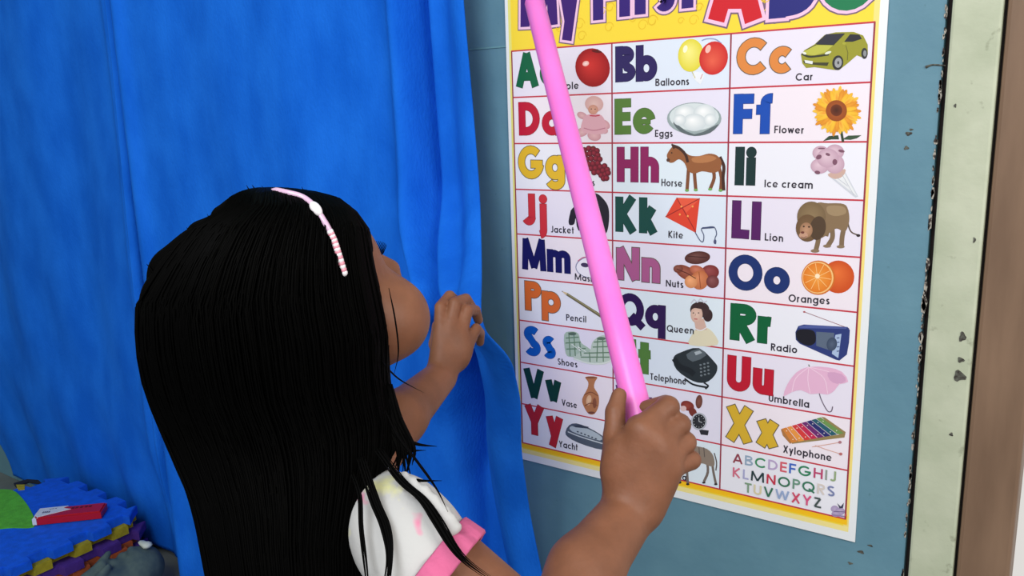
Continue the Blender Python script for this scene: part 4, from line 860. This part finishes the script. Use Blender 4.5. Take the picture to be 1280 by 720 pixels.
def f(a):
    a.L([(580, 198), (680, 235), (806, 282)], 3, (150, 92, 104)); a.E(582, 199, 6, 4, (170, 60, 66)); a.P([(538, 300), (552, 270), (580, 262), (798, 274), (810, 290), (806, 350), (795, 412), (758, 442), (740, 438), (560, 358), (540, 338)], (46, 60, 122)); a.P([(552, 272), (600, 264), (798, 276), (790, 284), (560, 280)], (78, 92, 156))
    a.P([(546, 292), (600, 286), (634, 300), (638, 350), (600, 368), (548, 340)], (28, 28, 38), 3); a.P([(642, 298), (732, 304), (724, 396), (642, 368)], (92, 106, 128)); a.P([(738, 314), (768, 308), (752, 430), (720, 408)], (170, 190, 222)); a.E(720, 360, 26, 34, (60, 74, 98), 10, (84, 98, 122))
    for k in range(4): a.L([(744, 330 + 22 * k), (758, 328 + 22 * k)], 6, (90, 104, 150))
pic('radio_picture', c6, f)
def f(a):
    for sh, base in (([(262, 312), (300, 297), (333, 308), (346, 352), (382, 378), (402, 402), (360, 424), (300, 424), (270, 408)], (172, 192, 176)), ([(402, 352), (440, 320), (478, 328), (492, 440), (450, 455), (390, 455), (330, 442), (308, 424), (350, 400), (390, 398)], (192, 206, 194))): a.P(sh, base, 3)
    for q in ([(270, 330), (335, 325)], [(268, 355), (345, 350)], [(272, 385), (370, 382)], [(285, 302), (292, 420)], [(310, 300), (318, 420)], [(340, 352), (346, 420)], [(410, 350), (480, 345)], [(405, 375), (486, 372)], [(360, 405), (488, 402)], [(345, 425), (488, 425)], [(430, 330), (425, 448)], [(455, 325), (458, 448)], [(388, 400), (392, 450)]): a.L(q, 5, (104, 134, 108))
    a.L([(308, 432), (380, 455), (450, 458), (494, 444)], 7, (222, 228, 222), 4); a.L([(300, 360), (345, 395), (330, 372), (372, 398)], 3, (236, 240, 236)); a.E(303, 308, 20, 8, (90, 110, 96)); a.E(448, 332, 22, 8, (100, 122, 104))
pic('shoes_picture', c5, f)
def f(a):
    a.P([(842, 447), (852, 440), (874, 435), (893, 452), (897, 460), (893, 470), (882, 478), (866, 476), (846, 462)], (42, 50, 56), 3); a.P([(858, 443), (874, 436), (883, 444), (866, 452)], (92, 102, 110), 2); a.P([(868, 440), (875, 438), (878, 441), (870, 444)], (170, 180, 188))
    for i in range(4):
        for j in range(3): a.E(876 + j * 4.6 + i * .3, 456 + i * 4.4 - j * 1.2, 1.5, 1.2, (120, 130, 138), n=8)
    a.L([(843, 448), (850, 458), (862, 463), (868, 468)], 7, (30, 36, 42), 3); a.L([(856, 473), (866, 480), (878, 483), (885, 484)], 2.2, (34, 38, 44), 3); a.L([(880, 478), (886, 482), (882, 486)], 2, (34, 38, 44))
pic('telephone_picture', (0, 0, 1), f)
def f(a):
    a.L([(608, 474), (604, 462)], 5, (96, 110, 96)); a.L([(655, 600), (668, 640), (690, 682), (704, 698), (718, 694), (724, 672)], 5, (106, 92, 112), 4); a.P([(478, 620), (498, 560), (542, 502), (602, 474), (700, 476), (770, 498), (802, 548), (758, 560), (735, 590), (700, 612), (655, 606), (612, 610), (566, 590), (520, 600)], (230, 182, 212), 2)
    for q in ([(605, 474), (540, 530), (520, 600)], [(605, 474), (600, 540), (612, 608)], [(605, 474), (680, 530), (700, 610)], [(605, 474), (720, 505), (758, 560)]): a.L(q, 3, (246, 216, 234), 4)
    a.P([(700, 500), (770, 510), (790, 545), (745, 558), (710, 540)], (214, 164, 200), 2)
pic('umbrella_picture', c6, f)
def f(a):
    a.P([(368, 524), (426, 524), (416, 548), (412, 578), (434, 616), (434, 668), (414, 708), (384, 708), (360, 672), (352, 634), (378, 582), (382, 550)], (184, 122, 82), 3); a.E(385, 640, 13, 26, (222, 176, 138), 10, (236, 196, 160)); a.E(414, 655, 10, 26, (140, 84, 60)); a.E(397, 527, 28, 5, (140, 86, 60)); a.L([(362, 615), (395, 600), (430, 618)], 4, (130, 76, 52), 4); a.L([(365, 668), (395, 655), (428, 668)], 4, (130, 76, 52), 4); a.E(398, 703, 18, 6, (120, 70, 60))
pic('vase_picture', c5, f)
def f(a):
    a.P([(268, 240), (286, 206), (322, 196), (380, 216), (450, 256), (492, 300), (494, 330), (420, 322), (330, 292), (280, 264)], (84, 94, 110), 2); a.P([(290, 214), (330, 206), (400, 232), (450, 264), (440, 282), (370, 262), (300, 236)], (182, 194, 204), 2); a.P([(300, 208), (340, 204), (386, 214), (378, 222), (320, 216)], (60, 68, 84)); a.L([(280, 238), (340, 262), (430, 290), (484, 305)], 5, (206, 214, 220), 4)
    for k in range(6): a.E(330 + 18 * k, 238 + 7 * k, 6, 3.4, (60, 70, 88), 20, n=10)
pic('yacht_picture', c7, f)
def f(a):
    a.E(878, 108, 34, 24, (122, 44, 42), 20, (158, 74, 62)); a.E(858, 122, 15, 14, (222, 192, 192)); a.E(936, 88, 17, 34, (104, 58, 52), 5, (136, 86, 74)); a.E(905, 140, 18, 26, (120, 52, 46), -30); a.E(895, 192, 12, 12, (70, 66, 74)); a.P([(935, 225), (985, 232), (980, 256), (945, 252)], (46, 46, 54)); a.E(936, 186, 40, 44, (186, 190, 202), 0); a.E(936, 186, 32, 36, (30, 32, 38), 0, (54, 56, 64))
    for k in range(12): t = math.radians(30 * k); a.E(936 + 26 * math.cos(t), 186 + 29 * math.sin(t), 2.2, 2.2, (196, 200, 206), n=6)
    a.L([(936, 186), (936, 166)], 2.5, (220, 224, 230)); a.L([(936, 186), (952, 192)], 2.5, (220, 224, 230))
pic('watch_picture', c7, f)
def f(a):
    A_, B2, C_, D_ = (385, 182), (545, 135), (640, 200), (425, 240); n = 8; cs = [(214, 132, 60), (232, 150, 70), (214, 62, 60), (196, 44, 84), (110, 44, 112), (44, 48, 112), (40, 92, 110), (110, 150, 84)]
    lp_ = lambda p, q, t: (p[0] + (q[0] - p[0]) * t, p[1] + (q[1] - p[1]) * t)
    a.P([(380, 185), (390, 180), (430, 236), (418, 244), (388, 210)], (176, 120, 70)); a.P([(545, 133), (560, 136), (645, 196), (640, 218), (425, 244), (424, 232), (620, 206)], (150, 130, 84))
    for k in range(n): a.P([lp_(A_, B2, k / n), lp_(A_, B2, (k + .9) / n), lp_(D_, C_, (k + .9) / n), lp_(D_, C_, k / n)], cs[k])
    for k in range(n): q = lp_(lp_(A_, B2, (k + .5) / n), lp_(D_, C_, (k + .5) / n), .2); a.E(*q, 2.4, 2, (240, 236, 220), n=8); q = lp_(lp_(A_, B2, (k + .5) / n), lp_(D_, C_, (k + .5) / n), .8); a.E(*q, 2.4, 2, (240, 236, 220), n=8)
    a.L([(508, 256), (560, 248), (618, 238)], 2.5, (214, 160, 140)); a.L([(520, 250), (570, 268), (622, 284)], 2.5, (214, 160, 140)); a.E(622, 237, 7, 6, (176, 120, 130)); a.E(625, 285, 7, 6, (186, 110, 110))
pic('xylophone_picture', c8, f)
def f(a):
    for q in ([(884, 576), (885, 590), (880, 602)], [(890, 574), (892, 590), (895, 604)], [(852, 576), (850, 602)], [(858, 576), (860, 604)]): a.L(q, 3, (120, 108, 102), 3)
    a.P([(838, 560), (850, 556), (868, 557), (884, 561), (892, 570), (893, 582), (886, 582), (878, 579), (866, 581), (850, 580), (840, 574)], (142, 128, 116), 3); a.L([(893, 566), (896, 578), (895, 588)], 1.4, (90, 80, 78), 3); a.E(828, 560, 9, 6, (142, 128, 116), -20)
    for k in range(6): a.L([(850 + 6 * k, 559), (849 + 6.4 * k, 568 + k % 2 * 3)], 1, (96, 86, 82))
    for q in ((880, 603), (895, 605), (850, 603), (860, 605)): a.E(*q, 2.2, 1.3, (50, 44, 46), n=8)
pic('zebra_picture', (0, 0, 1), f)
def f(a):
    for q in ((600, 510, 16, 14), (622, 520, 20, 16), (605, 530, 18, 12)): a.E(*q, (168, 150, 190), 0, (190, 174, 206))
    a.P([(610, 486), (625, 500), (638, 484), (634, 506), (620, 508)], (60, 60, 84)); a.L([(590, 534), (640, 541)], 7, (150, 130, 172)); a.E(645, 535, 5, 5, (196, 90, 100)); a.L([(596, 520), (640, 522)], 3, (96, 84, 130))
pic('emblem', c8, f)
